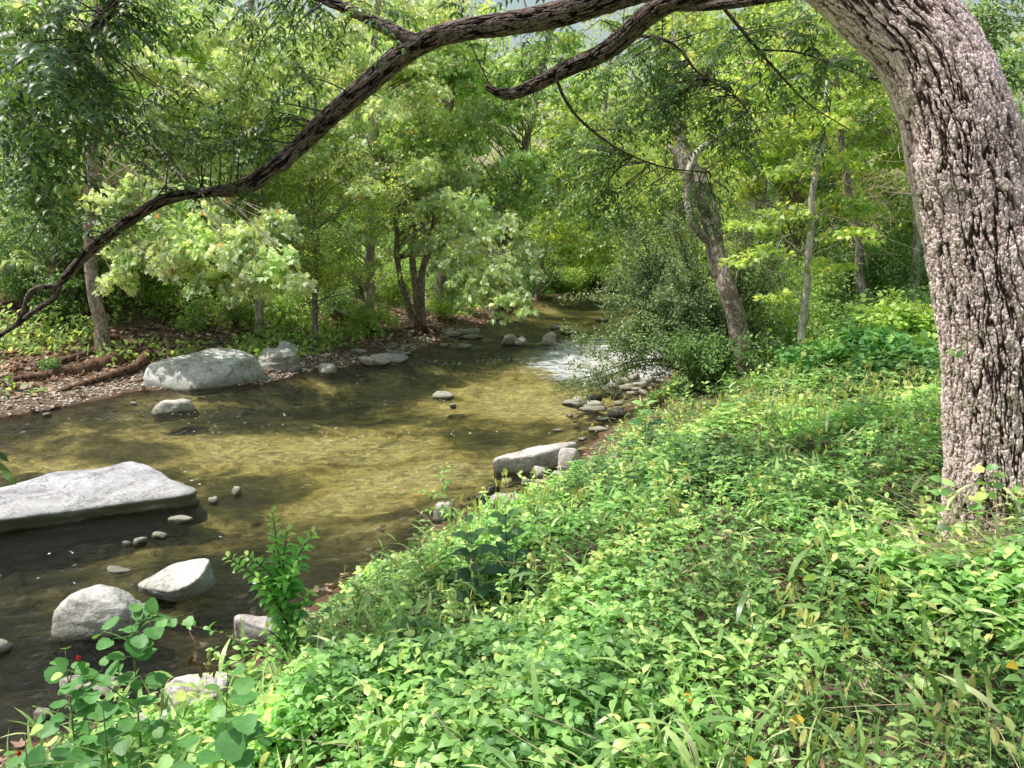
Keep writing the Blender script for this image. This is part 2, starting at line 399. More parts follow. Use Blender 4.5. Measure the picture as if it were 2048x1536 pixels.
def rock_mat(name, dark, light, steep=0.35, wet=0.09, bump=0.5):
    m, ns, L = newmat(name)
    tc = N(ns, 'ShaderNodeTexCoord'); geo = N(ns, 'ShaderNodeNewGeometry'); pos = geo.outputs['Position']
    n1 = N(ns, 'ShaderNodeTexNoise', inp={'Scale': 2.2, 'Detail': 9.0, 'Roughness': 0.68, 'Distortion': 0.5}); L.new(pos, n1.inputs['Vector'])
    n2 = N(ns, 'ShaderNodeTexNoise', inp={'Scale': 34.0, 'Detail': 5.0, 'Roughness': 0.7}); L.new(pos, n2.inputs['Vector'])
    vo = N(ns, 'ShaderNodeTexVoronoi', inp={'Scale': 46.0}); L.new(pos, vo.inputs['Vector'])
    r = ramp(ns, [(0.32, dark), (0.5, tuple((a + b) / 2 for a, b in zip(dark, light))), (0.62, light)]); L.new(n1.outputs['Fac'], r.inputs[0])
    mr = N(ns, 'ShaderNodeMapRange', inp={1: 0.3, 2: 0.72, 3: 0.55, 4: 1.2}); L.new(n2.outputs['Fac'], mr.inputs[0])
    vm = N(ns, 'ShaderNodeVectorMath', operation='SCALE'); L.new(r.outputs[0], vm.inputs[0]); L.new(mr.outputs[0], vm.inputs['Scale'])
    ck = N(ns, 'ShaderNodeTexVoronoi', feature='DISTANCE_TO_EDGE', inp={'Scale': 2.6}); cw = N(ns, 'ShaderNodeMix', data_type='VECTOR', inp={0: 0.45}); L.new(pos, cw.inputs[4]); L.new(n1.outputs['Color'], cw.inputs[5]); L.new(cw.outputs[1], ck.inputs['Vector'])
    cr_ = ramp(ns, [(0.0, (0.35, 0.33, 0.30)), (0.012, (0.8, 0.8, 0.8)), (0.03, (1, 1, 1))]); L.new(ck.outputs['Distance'], cr_.inputs[0])
    n4 = N(ns, 'ShaderNodeTexNoise', inp={'Scale': 7.0, 'Detail': 7.0, 'Roughness': 0.75}); L.new(pos, n4.inputs['Vector'])
    st = ramp(ns, [(0.34, (0.55, 0.53, 0.48)), (0.44, (0.90, 0.89, 0.87)), (0.60, (1, 1, 1)), (0.70, (1.0, 0.93, 0.86))]); L.new(n4.outputs['Fac'], st.inputs[0])
    k1 = N(ns, 'ShaderNodeVectorMath', operation='MULTIPLY'); L.new(cr_.outputs[0], k1.inputs[0]); L.new(st.outputs[0], k1.inputs[1])
    k2 = N(ns, 'ShaderNodeVectorMath', operation='MULTIPLY'); L.new(vm.outputs[0], k2.inputs[0]); L.new(k1.outputs[0], k2.inputs[1]); vm = k2
    # olive film low down and in patches, used as painted shade on steep faces, dark wet band at the water line
    sx = N(ns, 'ShaderNodeSeparateXYZ'); L.new(pos, sx.inputs[0])
    zz = N(ns, 'ShaderNodeMath', operation='MULTIPLY_ADD', inp={1: 0.16}); L.new(n1.outputs['Fac'], zz.inputs[0])
    neg = N(ns, 'ShaderNodeMath', operation='MULTIPLY', inp={1: -1.0}); L.new(sx.outputs[2], neg.inputs[0]); L.new(neg.outputs[0], zz.inputs[2])
    al0 = N(ns, 'ShaderNodeMapRange', inp={1: -0.14, 2: 0.05, 3: 0.0, 4: 0.72}); L.new(zz.outputs[0], al0.inputs[0])
    sn = N(ns, 'ShaderNodeSeparateXYZ'); L.new(geo.outputs['Normal'], sn.inputs[0])
    steep_shade = N(ns, 'ShaderNodeMapRange', inp={1: 0.75, 2: -0.1, 3: 0.0, 4: steep}); L.new(sn.outputs[2], steep_shade.inputs[0])
    al = N(ns, 'ShaderNodeMath', operation='MAXIMUM'); L.new(al0.outputs[0], al.inputs[0]); L.new(steep_shade.outputs[0], al.inputs[1])
    m1 = N(ns, 'ShaderNodeMix', data_type='RGBA'); L.new(al.outputs[0], m1.inputs[0]); L.new(vm.outputs[0], m1.inputs[6]); m1.inputs[7].default_value = (0.17, 0.165, 0.095, 1)
    we = N(ns, 'ShaderNodeMapRange', inp={1: 0.135 - wet, 2: 0.165 - wet, 3: 0.0, 4: 1.0}); L.new(zz.outputs[0], we.inputs[0])
    m2 = N(ns, 'ShaderNodeMix', data_type='RGBA', blend_type='MULTIPLY'); L.new(we.outputs[0], m2.inputs[0]); L.new(m1.outputs[2], m2.inputs[6]); m2.inputs[7].default_value = (0.34, 0.32, 0.26, 1)
    ro = N(ns, 'ShaderNodeMapRange', inp={1: 0.0, 2: 1.0, 3: 0.85, 4: 0.25}); L.new(we.outputs[0], ro.inputs[0])
    hb = N(ns, 'ShaderNodeMath', operation='MULTIPLY_ADD', inp={1: 0.5}); L.new(vo.outputs['Distance'], hb.inputs[0]); L.new(n2.outputs['Fac'], hb.inputs[2])
    bp = N(ns, 'ShaderNodeBump', inp={'Strength': bump, 'Distance': 0.012}); L.new(hb.outputs[0], bp.inputs['Height'])
    bp2 = N(ns, 'ShaderNodeBump', inp={'Strength': 0.5, 'Distance': 0.06}); L.new(n1.outputs['Fac'], bp2.inputs['Height']); L.new(bp.outputs[0], bp2.inputs['Normal'])
    bs = N(ns, 'ShaderNodeBsdfPrincipled', inp={'Specular IOR Level': 0.35}); L.new(m2.outputs[2], bs.inputs['Base Color']); L.new(ro.outputs[0], bs.inputs['Roughness']); L.new(bp2.outputs[0], bs.inputs['Normal'])
    o = N(ns, 'ShaderNodeOutputMaterial'); L.new(bs.outputs[0], o.inputs[0])
    return m

def ground_mat():
    m, ns, L = newmat('earth and creek bed')
    geo = N(ns, 'ShaderNodeNewGeometry'); pos = geo.outputs['Position']
    sx = N(ns, 'ShaderNodeSeparateXYZ'); L.new(pos, sx.inputs[0])
    n1 = N(ns, 'ShaderNodeTexNoise', inp={'Scale': 1.1, 'Detail': 8.0, 'Roughness': 0.62}); L.new(pos, n1.inputs['Vector'])
    n2 = N(ns, 'ShaderNodeTexNoise', inp={'Scale': 22.0, 'Detail': 6.0, 'Roughness': 0.75}); L.new(pos, n2.inputs['Vector'])
    # dry: soil and litter
    rd = ramp(ns, [(0.3, (0.05, 0.037, 0.024)), (0.45, (0.12, 0.088, 0.058)), (0.58, (0.22, 0.165, 0.115)), (0.72, (0.36, 0.29, 0.22))]); L.new(n2.outputs['Fac'], rd.inputs[0])
    # bed: warm olive silt over flat stones with dark joints
    mp = N(ns, 'ShaderNodeMapping'); mp.inputs['Scale'].default_value = (1.0, 1.5, 1.0); L.new(pos, mp.inputs[0])
    wv = N(ns, 'ShaderNodeMix', data_type='VECTOR', inp={0: 0.42}); L.new(mp.outputs[0], wv.inputs[4]); nw = N(ns, 'ShaderNodeTexNoise', inp={'Scale': 3.0, 'Detail': 6.0, 'Roughness': 0.7}); L.new(pos, nw.inputs['Vector']); L.new(nw.outputs['Color'], wv.inputs[5])
    ve = N(ns, 'ShaderNodeTexVoronoi', feature='DISTANCE_TO_EDGE', inp={'Scale': 2.3}); L.new(wv.outputs[1], ve.inputs['Vector'])
    vc = N(ns, 'ShaderNodeTexVoronoi', inp={'Scale': 2.3}); L.new(wv.outputs[1], vc.inputs['Vector'])
    v2 = N(ns, 'ShaderNodeTexVoronoi', inp={'Scale': 17.0}); L.new(wv.outputs[1], v2.inputs['Vector'])
    nb = N(ns, 'ShaderNodeTexNoise', inp={'Scale': 0.42, 'Detail': 7.0, 'Roughness': 0.62, 'Distortion': 0.6}); L.new(pos, nb.inputs['Vector'])
    rb = ramp(ns, [(0.30, (0.06, 0.062, 0.026)), (0.42, (0.20, 0.185, 0.07)), (0.51, (0.74, 0.62, 0.27)), (0.62, (0.98, 0.88, 0.50))]); sa = N(ns, 'ShaderNodeAttribute', attribute_name='cav'); s1 = N(ns, 'ShaderNodeMath', operation='MULTIPLY_ADD', inp={1: 0.40, 2: -0.10}); L.new(sa.outputs['Fac'], s1.inputs[0]); s2 = N(ns, 'ShaderNodeMath', operation='ADD'); L.new(s1.outputs[0], s2.inputs[0]); L.new(nb.outputs['Fac'], s2.inputs[1]); L.new(s2.outputs[0], rb.inputs[0])
    jr = ramp(ns, [(0.0, (0.28, 0.26, 0.2)), (0.04, (0.7, 0.7, 0.7)), (0.16, (1, 1, 1))]); L.new(ve.outputs['Distance'], jr.inputs[0])
    jm = N(ns, 'ShaderNodeMix', data_type='RGBA', blend_type='MULTIPLY'); 
    nj = ramp(ns, [(0.40, (0, 0, 0)), (0.52, (1, 1, 1))]); L.new(n1.outputs['Fac'], nj.inputs[0]); inv = N(ns, 'ShaderNodeMath', operation='SUBTRACT', inp={0: 0.95}); L.new(nj.outputs[0], inv.inputs[1]); L.new(inv.outputs[0], jm.inputs[0])
    L.new(rb.outputs[0], jm.inputs[6]); L.new(jr.outputs[0], jm.inputs[7])
    cs = N(ns, 'ShaderNodeSeparateColor'); L.new(v2.outputs['Color'], cs.inputs[0])
    cm = N(ns, 'ShaderNodeMapRange', inp={1: 0, 2: 1, 3: 0.62, 4: 1.5}); L.new(cs.outputs[0], cm.inputs[0])
    sc = N(ns, 'ShaderNodeVectorMath', operation='SCALE'); L.new(jm.outputs[2], sc.inputs[0]); L.new(cm.outputs[0], sc.inputs['Scale'])
    # deeper is darker and greener
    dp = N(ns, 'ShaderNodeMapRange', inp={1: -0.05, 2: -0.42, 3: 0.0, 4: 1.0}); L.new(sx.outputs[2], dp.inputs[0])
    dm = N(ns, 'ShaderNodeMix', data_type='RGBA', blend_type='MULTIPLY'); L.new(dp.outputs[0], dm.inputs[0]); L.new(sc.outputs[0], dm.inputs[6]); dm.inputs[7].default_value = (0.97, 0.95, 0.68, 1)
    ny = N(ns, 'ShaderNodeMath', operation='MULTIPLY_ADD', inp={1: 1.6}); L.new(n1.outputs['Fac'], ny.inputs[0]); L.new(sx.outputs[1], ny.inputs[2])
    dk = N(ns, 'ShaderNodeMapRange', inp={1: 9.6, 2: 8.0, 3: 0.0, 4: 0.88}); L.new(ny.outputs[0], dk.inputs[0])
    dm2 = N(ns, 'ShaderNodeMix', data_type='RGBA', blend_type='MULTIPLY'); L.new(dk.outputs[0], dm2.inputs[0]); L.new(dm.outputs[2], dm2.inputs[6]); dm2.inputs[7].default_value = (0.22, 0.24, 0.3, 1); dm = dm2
    # shallow margin: reddish wet litter / gravel
    wd = N(ns, 'ShaderNodeMapRange', inp={1: -0.01, 2: -0.12, 3: 0.0, 4: 1.0}); L.new(sx.outputs[2], wd.inputs[0])
    sh = N(ns, 'ShaderNodeMix', data_type='RGBA'); L.new(wd.outputs[0], sh.inputs[0]); sh.inputs[6].default_value = (0.13, 0.075, 0.04, 1); L.new(dm.outputs[2], sh.inputs[7])
    hg = N(ns, 'ShaderNodeMapRange', inp={1: 1.6, 2: 3.2, 3: 0.0, 4: 0.9}); L.new(sx.outputs[2], hg.inputs[0])
    hm = N(ns, 'ShaderNodeMix', data_type='RGBA'); L.new(hg.outputs[0], hm.inputs[0]); L.new(rd.outputs[0], hm.inputs[6]); hm.inputs[7].default_value = (0.06, 0.085, 0.03, 1)
    zt = N(ns, 'ShaderNodeMapRange', inp={1: 0.015, 2: 0.05, 3: 0.0, 4: 1.0}); L.new(sx.outputs[2], zt.inputs[0])
    mx = N(ns, 'ShaderNodeMix', data_type='RGBA'); L.new(zt.outputs[0], mx.inputs[0]); L.new(sh.outputs[2], mx.inputs[6]); L.new(hm.outputs[2], mx.inputs[7])
    bp = N(ns, 'ShaderNodeBump', inp={'Strength': 0.8, 'Distance': 0.03}); L.new(n2.outputs['Fac'], bp.inputs['Height'])
    bs = N(ns, 'ShaderNodeBsdfPrincipled', inp={'Roughness': 0.9, 'Specular IOR Level': 0.2}); L.new(mx.outputs[2], bs.inputs['Base Color']); L.new(bp.outputs[0], bs.inputs['Normal'])
    o = N(ns, 'ShaderNodeOutputMaterial'); L.new(bs.outputs[0], o.inputs[0])
    return m

def water_mat():
    m, ns, L = newmat('creek water')
    geo = N(ns, 'ShaderNodeNewGeometry'); pos = geo.outputs['Position']
    at = N(ns, 'ShaderNodeAttribute', attribute_name='cav')          # stored roughness of the stream
    mp = N(ns, 'ShaderNodeMapping'); mp.inputs['Scale'].default_value = (1.0, 2.3, 1.0); mp.inputs['Rotation'].default_value = (0, 0, 0.25); L.new(pos, mp.inputs[0])
    a = N(ns, 'ShaderNodeTexNoise', inp={'Scale': 3.6, 'Detail': 6.0, 'Roughness': 0.6, 'Distortion': 0.7}); L.new(mp.outputs[0], a.inputs['Vector'])
    b = N(ns, 'ShaderNodeTexNoise', inp={'Scale': 24.0, 'Detail': 4.0, 'Roughness': 0.62, 'Distortion': 0.9}); L.new(mp.outputs[0], b.inputs['Vector'])
    dist = N(ns, 'ShaderNodeMapRange', inp={1: 0, 2: 1, 3: 0.13, 4: 0.40}); L.new(at.outputs['Fac'], dist.inputs[0])
    b1 = N(ns, 'ShaderNodeBump', inp={'Strength': 1.0}); L.new(a.outputs['Fac'], b1.inputs['Height']); L.new(dist.outputs[0], b1.inputs['Distance'])
    d2 = N(ns, 'ShaderNodeMapRange', inp={1: 0, 2: 1, 3: 0.030, 4: 0.09}); L.new(at.outputs['Fac'], d2.inputs[0])
    b2 = N(ns, 'ShaderNodeBump', inp={'Strength': 1.0}); L.new(b.outputs['Fac'], b2.inputs['Height']); L.new(d2.outputs[0], b2.inputs['Distance']); L.new(b1.outputs[0], b2.inputs['Normal'])
    fr = N(ns, 'ShaderNodeFresnel', inp={'IOR': 1.52}); L.new(b2.outputs[0], fr.inputs['Normal'])
    tr = N(ns, 'ShaderNodeBsdfTransparent', inp={'Color': (0.97, 0.97, 0.90, 1)})
    gl = N(ns, 'ShaderNodeBsdfGlossy', inp={'Roughness': 0.03, 'Color': (1, 1, 1, 1)}); L.new(b2.outputs[0], gl.inputs['Normal'])
    mx = N(ns, 'ShaderNodeMixShader'); L.new(fr.outputs[0], mx.inputs[0]); L.new(tr.outputs[0], mx.inputs[1]); L.new(gl.outputs[0], mx.inputs[2])
    # broken white water, drawn out along the flow
    mpf = N(ns, 'ShaderNodeMapping'); mpf.inputs['Scale'].default_value = (1.0, 3.2, 1.0); mpf.inputs['Rotation'].default_value = (0, 0, -0.45); L.new(pos, mpf.inputs[0])
    fo = N(ns, 'ShaderNodeTexNoise', inp={'Scale': 2.6, 'Detail': 10.0, 'Roughness': 0.8, 'Distortion': 0.6}); L.new(mpf.outputs[0], fo.inputs['Vector'])
    su = N(ns, 'ShaderNodeMath', operation='ADD'); L.new(fo.outputs['Fac'], su.inputs[0])
    fa = N(ns, 'ShaderNodeMapRange', inp={1: 0.25, 2: 1.0, 3: -0.22, 4: 0.09}); L.new(at.outputs['Fac'], fa.inputs[0]); L.new(fa.outputs[0], su.inputs[1])
    th = N(ns, 'ShaderNodeMapRange', inp={1: 0.52, 2: 0.70, 3: 0.0, 4: 0.85}); L.new(su.outputs[0], th.inputs[0])
    df = N(ns, 'ShaderNodeBsdfDiffuse', inp={'Color': (0.78, 0.82, 0.86, 1)})
    m2 = N(ns, 'ShaderNodeMixShader'); L.new(th.outputs[0], m2.inputs[0]); L.new(mx.outputs[0], m2.inputs[1]); L.new(df.outputs[0], m2.inputs[2])
    o = N(ns, 'ShaderNodeOutputMaterial'); L.new(m2.outputs[0], o.inputs[0])
    return m

def plain(name, col, rough=0.8, var=0.3, scale=20.0):
    m, ns, L = newmat(name)
    tc = N(ns, 'ShaderNodeTexCoord'); n = N(ns, 'ShaderNodeTexNoise', inp={'Scale': scale, 'Detail': 4.0}); L.new(tc.outputs['Object'], n.inputs['Vector'])
    r = ramp(ns, [(0.3, tuple(c * (1 - var) for c in col)), (0.7, tuple(min(1, c * (1 + var)) for c in col))]); L.new(n.outputs['Fac'], r.inputs[0])
    bs = N(ns, 'ShaderNodeBsdfPrincipled', inp={'Roughness': rough}); L.new(r.outputs[0], bs.inputs['Base Color'])
    o = N(ns, 'ShaderNodeOutputMaterial'); L.new(bs.outputs[0], o.inputs[0])
    return m

def attr_mat(name, stops, rough=0.8, spec=0.3):
    m, ns, L = newmat(name)
    at = N(ns, 'ShaderNodeAttribute', attribute_name='rnd'); r = ramp(ns, stops); L.new(at.outputs['Fac'], r.inputs[0])
    bs = N(ns, 'ShaderNodeBsdfPrincipled', inp={'Roughness': rough, 'Specular IOR Level': spec}); L.new(r.outputs[0], bs.inputs['Base Color'])
    o = N(ns, 'ShaderNodeOutputMaterial'); L.new(bs.outputs[0], o.inputs[0])
    return m

M = {}
M['ground'] = ground_mat(); M['water'] = water_mat()
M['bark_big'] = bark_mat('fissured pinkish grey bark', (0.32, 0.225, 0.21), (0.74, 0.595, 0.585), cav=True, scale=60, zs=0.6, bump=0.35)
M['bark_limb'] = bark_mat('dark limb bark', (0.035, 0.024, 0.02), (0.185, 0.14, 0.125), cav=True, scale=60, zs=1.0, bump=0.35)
M['bark_syc'] = bark_mat('mottled sycamore bark', (0.30, 0.24, 0.18), (0.52, 0.46, 0.38), patch=((0.26, 0.17, 0.11), 9.0, 0.56), scale=20, bump=0.3)
M['bark_pale'] = bark_mat('pale flaking bark', (0.40, 0.36, 0.30), (0.66, 0.61, 0.52), patch=((0.36, 0.30, 0.22), 6.0, 0.58), scale=16, bump=0.3)
M['bark_fork'] = bark_mat('scaly grey brown bark', (0.22, 0.17, 0.14), (0.56, 0.49, 0.43), patch=((0.16, 0.12, 0.095), 5.0, 0.53), scale=26, zs=0.5, bump=1.0)
M['bark_grey'] = bark_mat('grey rough bark', (0.17, 0.14, 0.12), (0.46, 0.40, 0.35), scale=30, zs=0.4, bump=0.8)
M['bark_brown'] = bark_mat('brown wood', (0.10, 0.055, 0.035), (0.25, 0.15, 0.10), scale=14, zs=0.3, bump=0.8)
M['twig'] = plain('twig', (0.09, 0.065, 0.045))
M['twig_dark'] = plain('dark twig', (0.045, 0.035, 0.03))
M['stem_green'] = plain('green stem', (0.14, 0.22, 0.06))
M['stem_tan'] = plain('dry stem', (0.42, 0.33, 0.22))
M['stem_red'] = plain('reddish stem', (0.20, 0.08, 0.05))
M['lf_big'] = leaf_mat('dark glossy leaflets', [(0, (0.035, 0.075, 0.028)), (0.5, (0.08, 0.14, 0.045)), (0.8, (0.14, 0.22, 0.06)), (1, (0.30, 0.34, 0.08))], trans=0.38, rough=0.42, spec=0.5, gain=1.6)
M['lf_syc'] = leaf_mat('sycamore leaves', [(0, (0.10, 0.20, 0.07)), (0.3, (0.24, 0.40, 0.15)), (0.55, (0.42, 0.62, 0.27)), (0.8, (0.66, 0.84, 0.45)), (0.96, (0.84, 0.88, 0.50)), (1, (0.60, 0.36, 0.15))], trans=0.58)
M['lf_pale'] = leaf_mat('pale sunlit sycamore leaves', [(0, (0.22, 0.34, 0.14)), (0.4, (0.50, 0.66, 0.34)), (0.8, (0.78, 0.88, 0.58)), (0.97, (0.88, 0.90, 0.62)), (1, (0.60, 0.36, 0.15))], trans=0.5)  # paler copy of the sycamore leaves, sunlight put into the colour
M['lf_yel'] = leaf_mat('yellow green leaves', [(0, (0.14, 0.22, 0.06)), (0.3, (0.31, 0.46, 0.14)), (0.6, (0.53, 0.70, 0.22)), (0.9, (0.78, 0.86, 0.34)), (1, (0.80, 0.58, 0.16))], trans=0.58)
M['lf_dark'] = leaf_mat('deep green leaves', [(0, (0.07, 0.15, 0.055)), (0.5, (0.19, 0.35, 0.13)), (0.85, (0.36, 0.54, 0.22)), (1, (0.52, 0.66, 0.32))], trans=0.52)
M['lf_bush'] = leaf_mat('fine grey green leaves', [(0, (0.08, 0.13, 0.06)), (0.5, (0.22, 0.33, 0.15)), (1, (0.52, 0.62, 0.36))], trans=0.38)
M['lf_mid'] = leaf_mat('mid green leaves', [(0, (0.13, 0.24, 0.08)), (0.4, (0.32, 0.50, 0.17)), (0.8, (0.58, 0.75, 0.30)), (1, (0.70, 0.76, 0.34))], trans=0.58)
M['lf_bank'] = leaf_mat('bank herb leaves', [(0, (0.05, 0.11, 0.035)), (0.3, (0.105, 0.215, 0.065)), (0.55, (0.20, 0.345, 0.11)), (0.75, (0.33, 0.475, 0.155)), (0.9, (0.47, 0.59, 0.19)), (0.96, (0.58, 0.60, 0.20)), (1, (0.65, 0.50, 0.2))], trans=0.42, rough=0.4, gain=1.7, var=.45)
M['lf_grass'] = leaf_mat('grass blades', [(0, (0.10, 0.18, 0.06)), (0.6, (0.22, 0.33, 0.11)), (0.88, (0.36, 0.46, 0.18)), (1, (0.62, 0.54, 0.32))], trans=0.4, rough=0.35, gain=1.6)
M['oat'] = leaf_mat('seed heads', [(0, (0.42, 0.46, 0.14)), (0.6, (0.66, 0.66, 0.26)), (1, (0.80, 0.64, 0.36))], trans=0.45, gain=1.1)
M['lf_lime'] = leaf_mat('lime green leaves', [(0, (0.20, 0.34, 0.07)), (0.6, (0.36, 0.52, 0.13)), (1, (0.55, 0.66, 0.2))], trans=0.42)
M['lf_mallow'] = leaf_mat('mallow leaves', [(0, (0.05, 0.15, 0.04)), (0.7, (0.10, 0.24, 0.065)), (0.92, (0.16, 0.32, 0.08)), (1, (0.36, 0.46, 0.12))], trans=0.32, rough=0.5, gain=1.35)
M['litter'] = leaf_mat('fallen dry leaves', [(0, (0.12, 0.06, 0.04)), (0.4, (0.25, 0.16, 0.105)), (0.8, (0.42, 0.29, 0.20)), (1, (0.60, 0.46, 0.36))], trans=0.15, tint=(1.3, 1, .7), rough=0.7, gain=1.15)
M['pebble'] = attr_mat('pale gravel', [(0, (0.20, 0.15, 0.12)), (0.3, (0.42, 0.36, 0.30)), (1, (0.74, 0.68, 0.62))])
M['rock'] = rock_mat('grey limestone', (0.36, 0.345, 0.32), (0.76, 0.74, 0.70))
M['rock_pale'] = rock_mat('pale limestone', (0.50, 0.46, 0.41), (0.84, 0.80, 0.75))
M['rock_pink'] = rock_mat('pinkish limestone', (0.46, 0.39, 0.36), (0.86, 0.79, 0.76))
M['rock_blue'] = rock_mat('cool grey limestone', (0.34, 0.33, 0.34), (0.70, 0.69, 0.72), steep=1.0)
M['rock_flat'] = rock_mat('pale worn limestone', (0.46, 0.455, 0.42), (0.86, 0.85, 0.81), steep=0.10)
M['rock_wet'] = rock_mat('wet dark stone', (0.05, 0.05, 0.035), (0.17, 0.16, 0.11), wet=0.5)
M['foam_glint'] = plain('white foam', (0.8, 0.83, 0.86), 0.5, 0.05)
M['red'] = plain('red petals', (0.62, 0.02, 0.015), 0.5, 0.2)
M['purple'] = plain('violet petals', (0.25, 0.12, 0.55), 0.6, 0.2)
M['yellowleaf'] = leaf_mat('yellowed leaf', [(0, (0.62, 0.36, 0.03)), (1, (0.7, 0.5, 0.06))], trans=0.3, rough=.5)
# ================================================================== light, world, camera
SUN_EL, SUN_AZ = math.radians(62), math.radians(-92)      # azimuth measured from straight ahead (+Y), negative to the left
W = bpy.data.worlds.new('World'); S.world = W; W.use_nodes = True
wn, wl = W.node_tree.nodes, W.node_tree.links
bg = wn['Background']; sky = wn.new('ShaderNodeTexSky'); sky.sky_type = 'NISHITA'; sky.sun_disc = False
sky.sun_elevation = SUN_EL; sky.sun_rotation = SUN_AZ; sky.air_density = 2.2; sky.dust_density = 3.5; sky.ozone_density = 1.5
wl.new(sky.outputs[0], bg.inputs[0]); bg.inputs[1].default_value = 0.15
sd = bpy.data.lights.new('sun', 'SUN'); sd.energy = 5.0; sd.angle = math.radians(0.5); sd.color = (1.0, 0.965, 0.91)
so = bpy.data.objects.new('sun', sd); COL.objects.link(so)
to_sun = Vector((math.sin(SUN_AZ) * math.cos(SUN_EL), math.cos(SUN_AZ) * math.cos(SUN_EL), math.sin(SUN_EL)))
so.rotation_euler = to_sun.to_track_quat('Z', 'Y').to_euler(); so.location = to_sun * 60
cd = bpy.data.cameras.new('camera'); cam = bpy.data.objects.new('camera', cd); COL.objects.link(cam)
cam.location = (0, 0, CAMZ); cam.rotation_euler = (math.pi / 2 - PITCH, 0, 0)
cd.sensor_width = 36; cd.lens = F / 2048 * 36; cd.clip_start = 0.05; cd.clip_end = 1500
S.camera = cam
S.view_settings.view_transform = 'Standard'; S.view_settings.look = 'None'; S.view_settings.exposure = 0
S.cycles.max_bounces = 9; S.cycles.diffuse_bounces = 6; S.cycles.transmission_bounces = 6; S.cycles.transparent_max_bounces = 8; S.cycles.glossy_bounces = 3
S.cycles.caustics_reflective = False; S.cycles.caustics_refractive = False

# ================================================================== ground and water
def axis(a, b, fine, lo, hi, grow=1.16):
    c = list(np.arange(a, b, fine))
    s, x = fine, b
    while x < hi: c.append(x); s *= grow; x += s
    c.append(hi); s, x = fine, a - fine; left = []
    while x > lo: left.append(x); s *= grow; x -= s
    left.append(lo)
    return np.array(left[::-1] + c)
gx, gy = axis(-11, 8, 0.06, -260, 260), axis(0.5, 24, 0.07, -120, 420)
X, Y = np.meshgrid(gx, gy); Z = H(X, Y)
def grid_obj(name, X, Y, Z, mat, va=None):
    ny, nx = X.shape; mb = MB()
    i, j = np.meshgrid(np.arange(ny - 1), np.arange(nx - 1), indexing='ij')
    q = np.stack([i * nx + j, i * nx + j + 1, (i + 1) * nx + j + 1, (i + 1) * nx + j], -1).reshape(-1, 4)
    mb.add(np.stack([X, Y, Z], -1).reshape(-1, 3), [q], va=None if va is None else va.reshape(-1))
    return mb.build(name, mat)
bed_tone = np.zeros_like(X)  # paler bed colour in hand placed patches
for px, py, sx_, sy_, am in [(620, 890, 2.0, .8, 1.0), (450, 870, 1.6, .5, .6), (1060, 810, 1.3, 1.9, 1.0), (830, 940, 1.4, .8, .75), (1240, 730, 1.4, 2.0, .8), (130, 925, 1.2, .4, .6), (720, 1010, .9, .5, .45), (1180, 640, 2.5, 3, .35), (760, 1060, .5, .3, .4)]:
    c_ = atz(px, py, -.3); bed_tone = np.maximum(bed_tone, am * np.exp(-((X - c_[0]) / sx_) ** 2 - ((Y - c_[1]) / sy_) ** 2))
tag(grid_obj('ground', X, Y, Z, M['ground'], va=bed_tone), kind='structure')
wx_, wy_ = axis(-9, 7, 0.05, -45, 50), axis(2, 26, 0.05, -6, 62)
X, Y = np.meshgrid(wx_, wy_)
rif = 1.15 * np.exp(-((Y - 19.0 - 0.35 * (X - 2)) / 4.2) ** 2) * sstep(-1.6, 2.2, X)
rif2 = 0.75 * np.exp(-((X + 0.3) / 2.3) ** 2 - ((Y - 8.7) / 2.6) ** 2) + 0.6 * np.exp(-((X + 3.3) / 2.4) ** 2 - ((Y - 6.3) / 1.6) ** 2)
rif3 = 0.5 * sstep(-1.0, 2.0, X) * sstep(10, 12, Y) * (1 - sstep(17, 20, Y)) + 0.35 * sstep(22, 26, Y)
chop = np.clip(0.16 + 0.10 * fbm3(xy3(X * .5, Y * .5, 2), 2) + rif + 0.42 * rif2 + 0.7 * rif3 * 0.6, 0, 1)
wn_ = fbm3(xy3(X * 3.2, Y * 5.0), 3)
Zw = wn_ * (0.004 + 0.034 * chop ** 1.4) + 0.0 
tag(grid_obj('water', X, Y, Zw, M['water'], va=chop), kind='structure')

# ================================================================== rocks
import bmesh
_ico = {}
def ico(n):
    if n not in _ico:
        bm = bmesh.new(); bmesh.ops.create_icosphere(bm, subdivisions=n, radius=1)
        _ico[n] = (np.array([v.co[:] for v in bm.verts]), np.array([[v.index for v in f.verts] for f in bm.faces])); bm.free()
    return _ico[n]

def facet_radius(D, n, d, p):
    q = np.clip(D @ n.T / d[None], 0, None)
    return 1.0 / (np.sum(q ** p, 1) ** (1 / p))

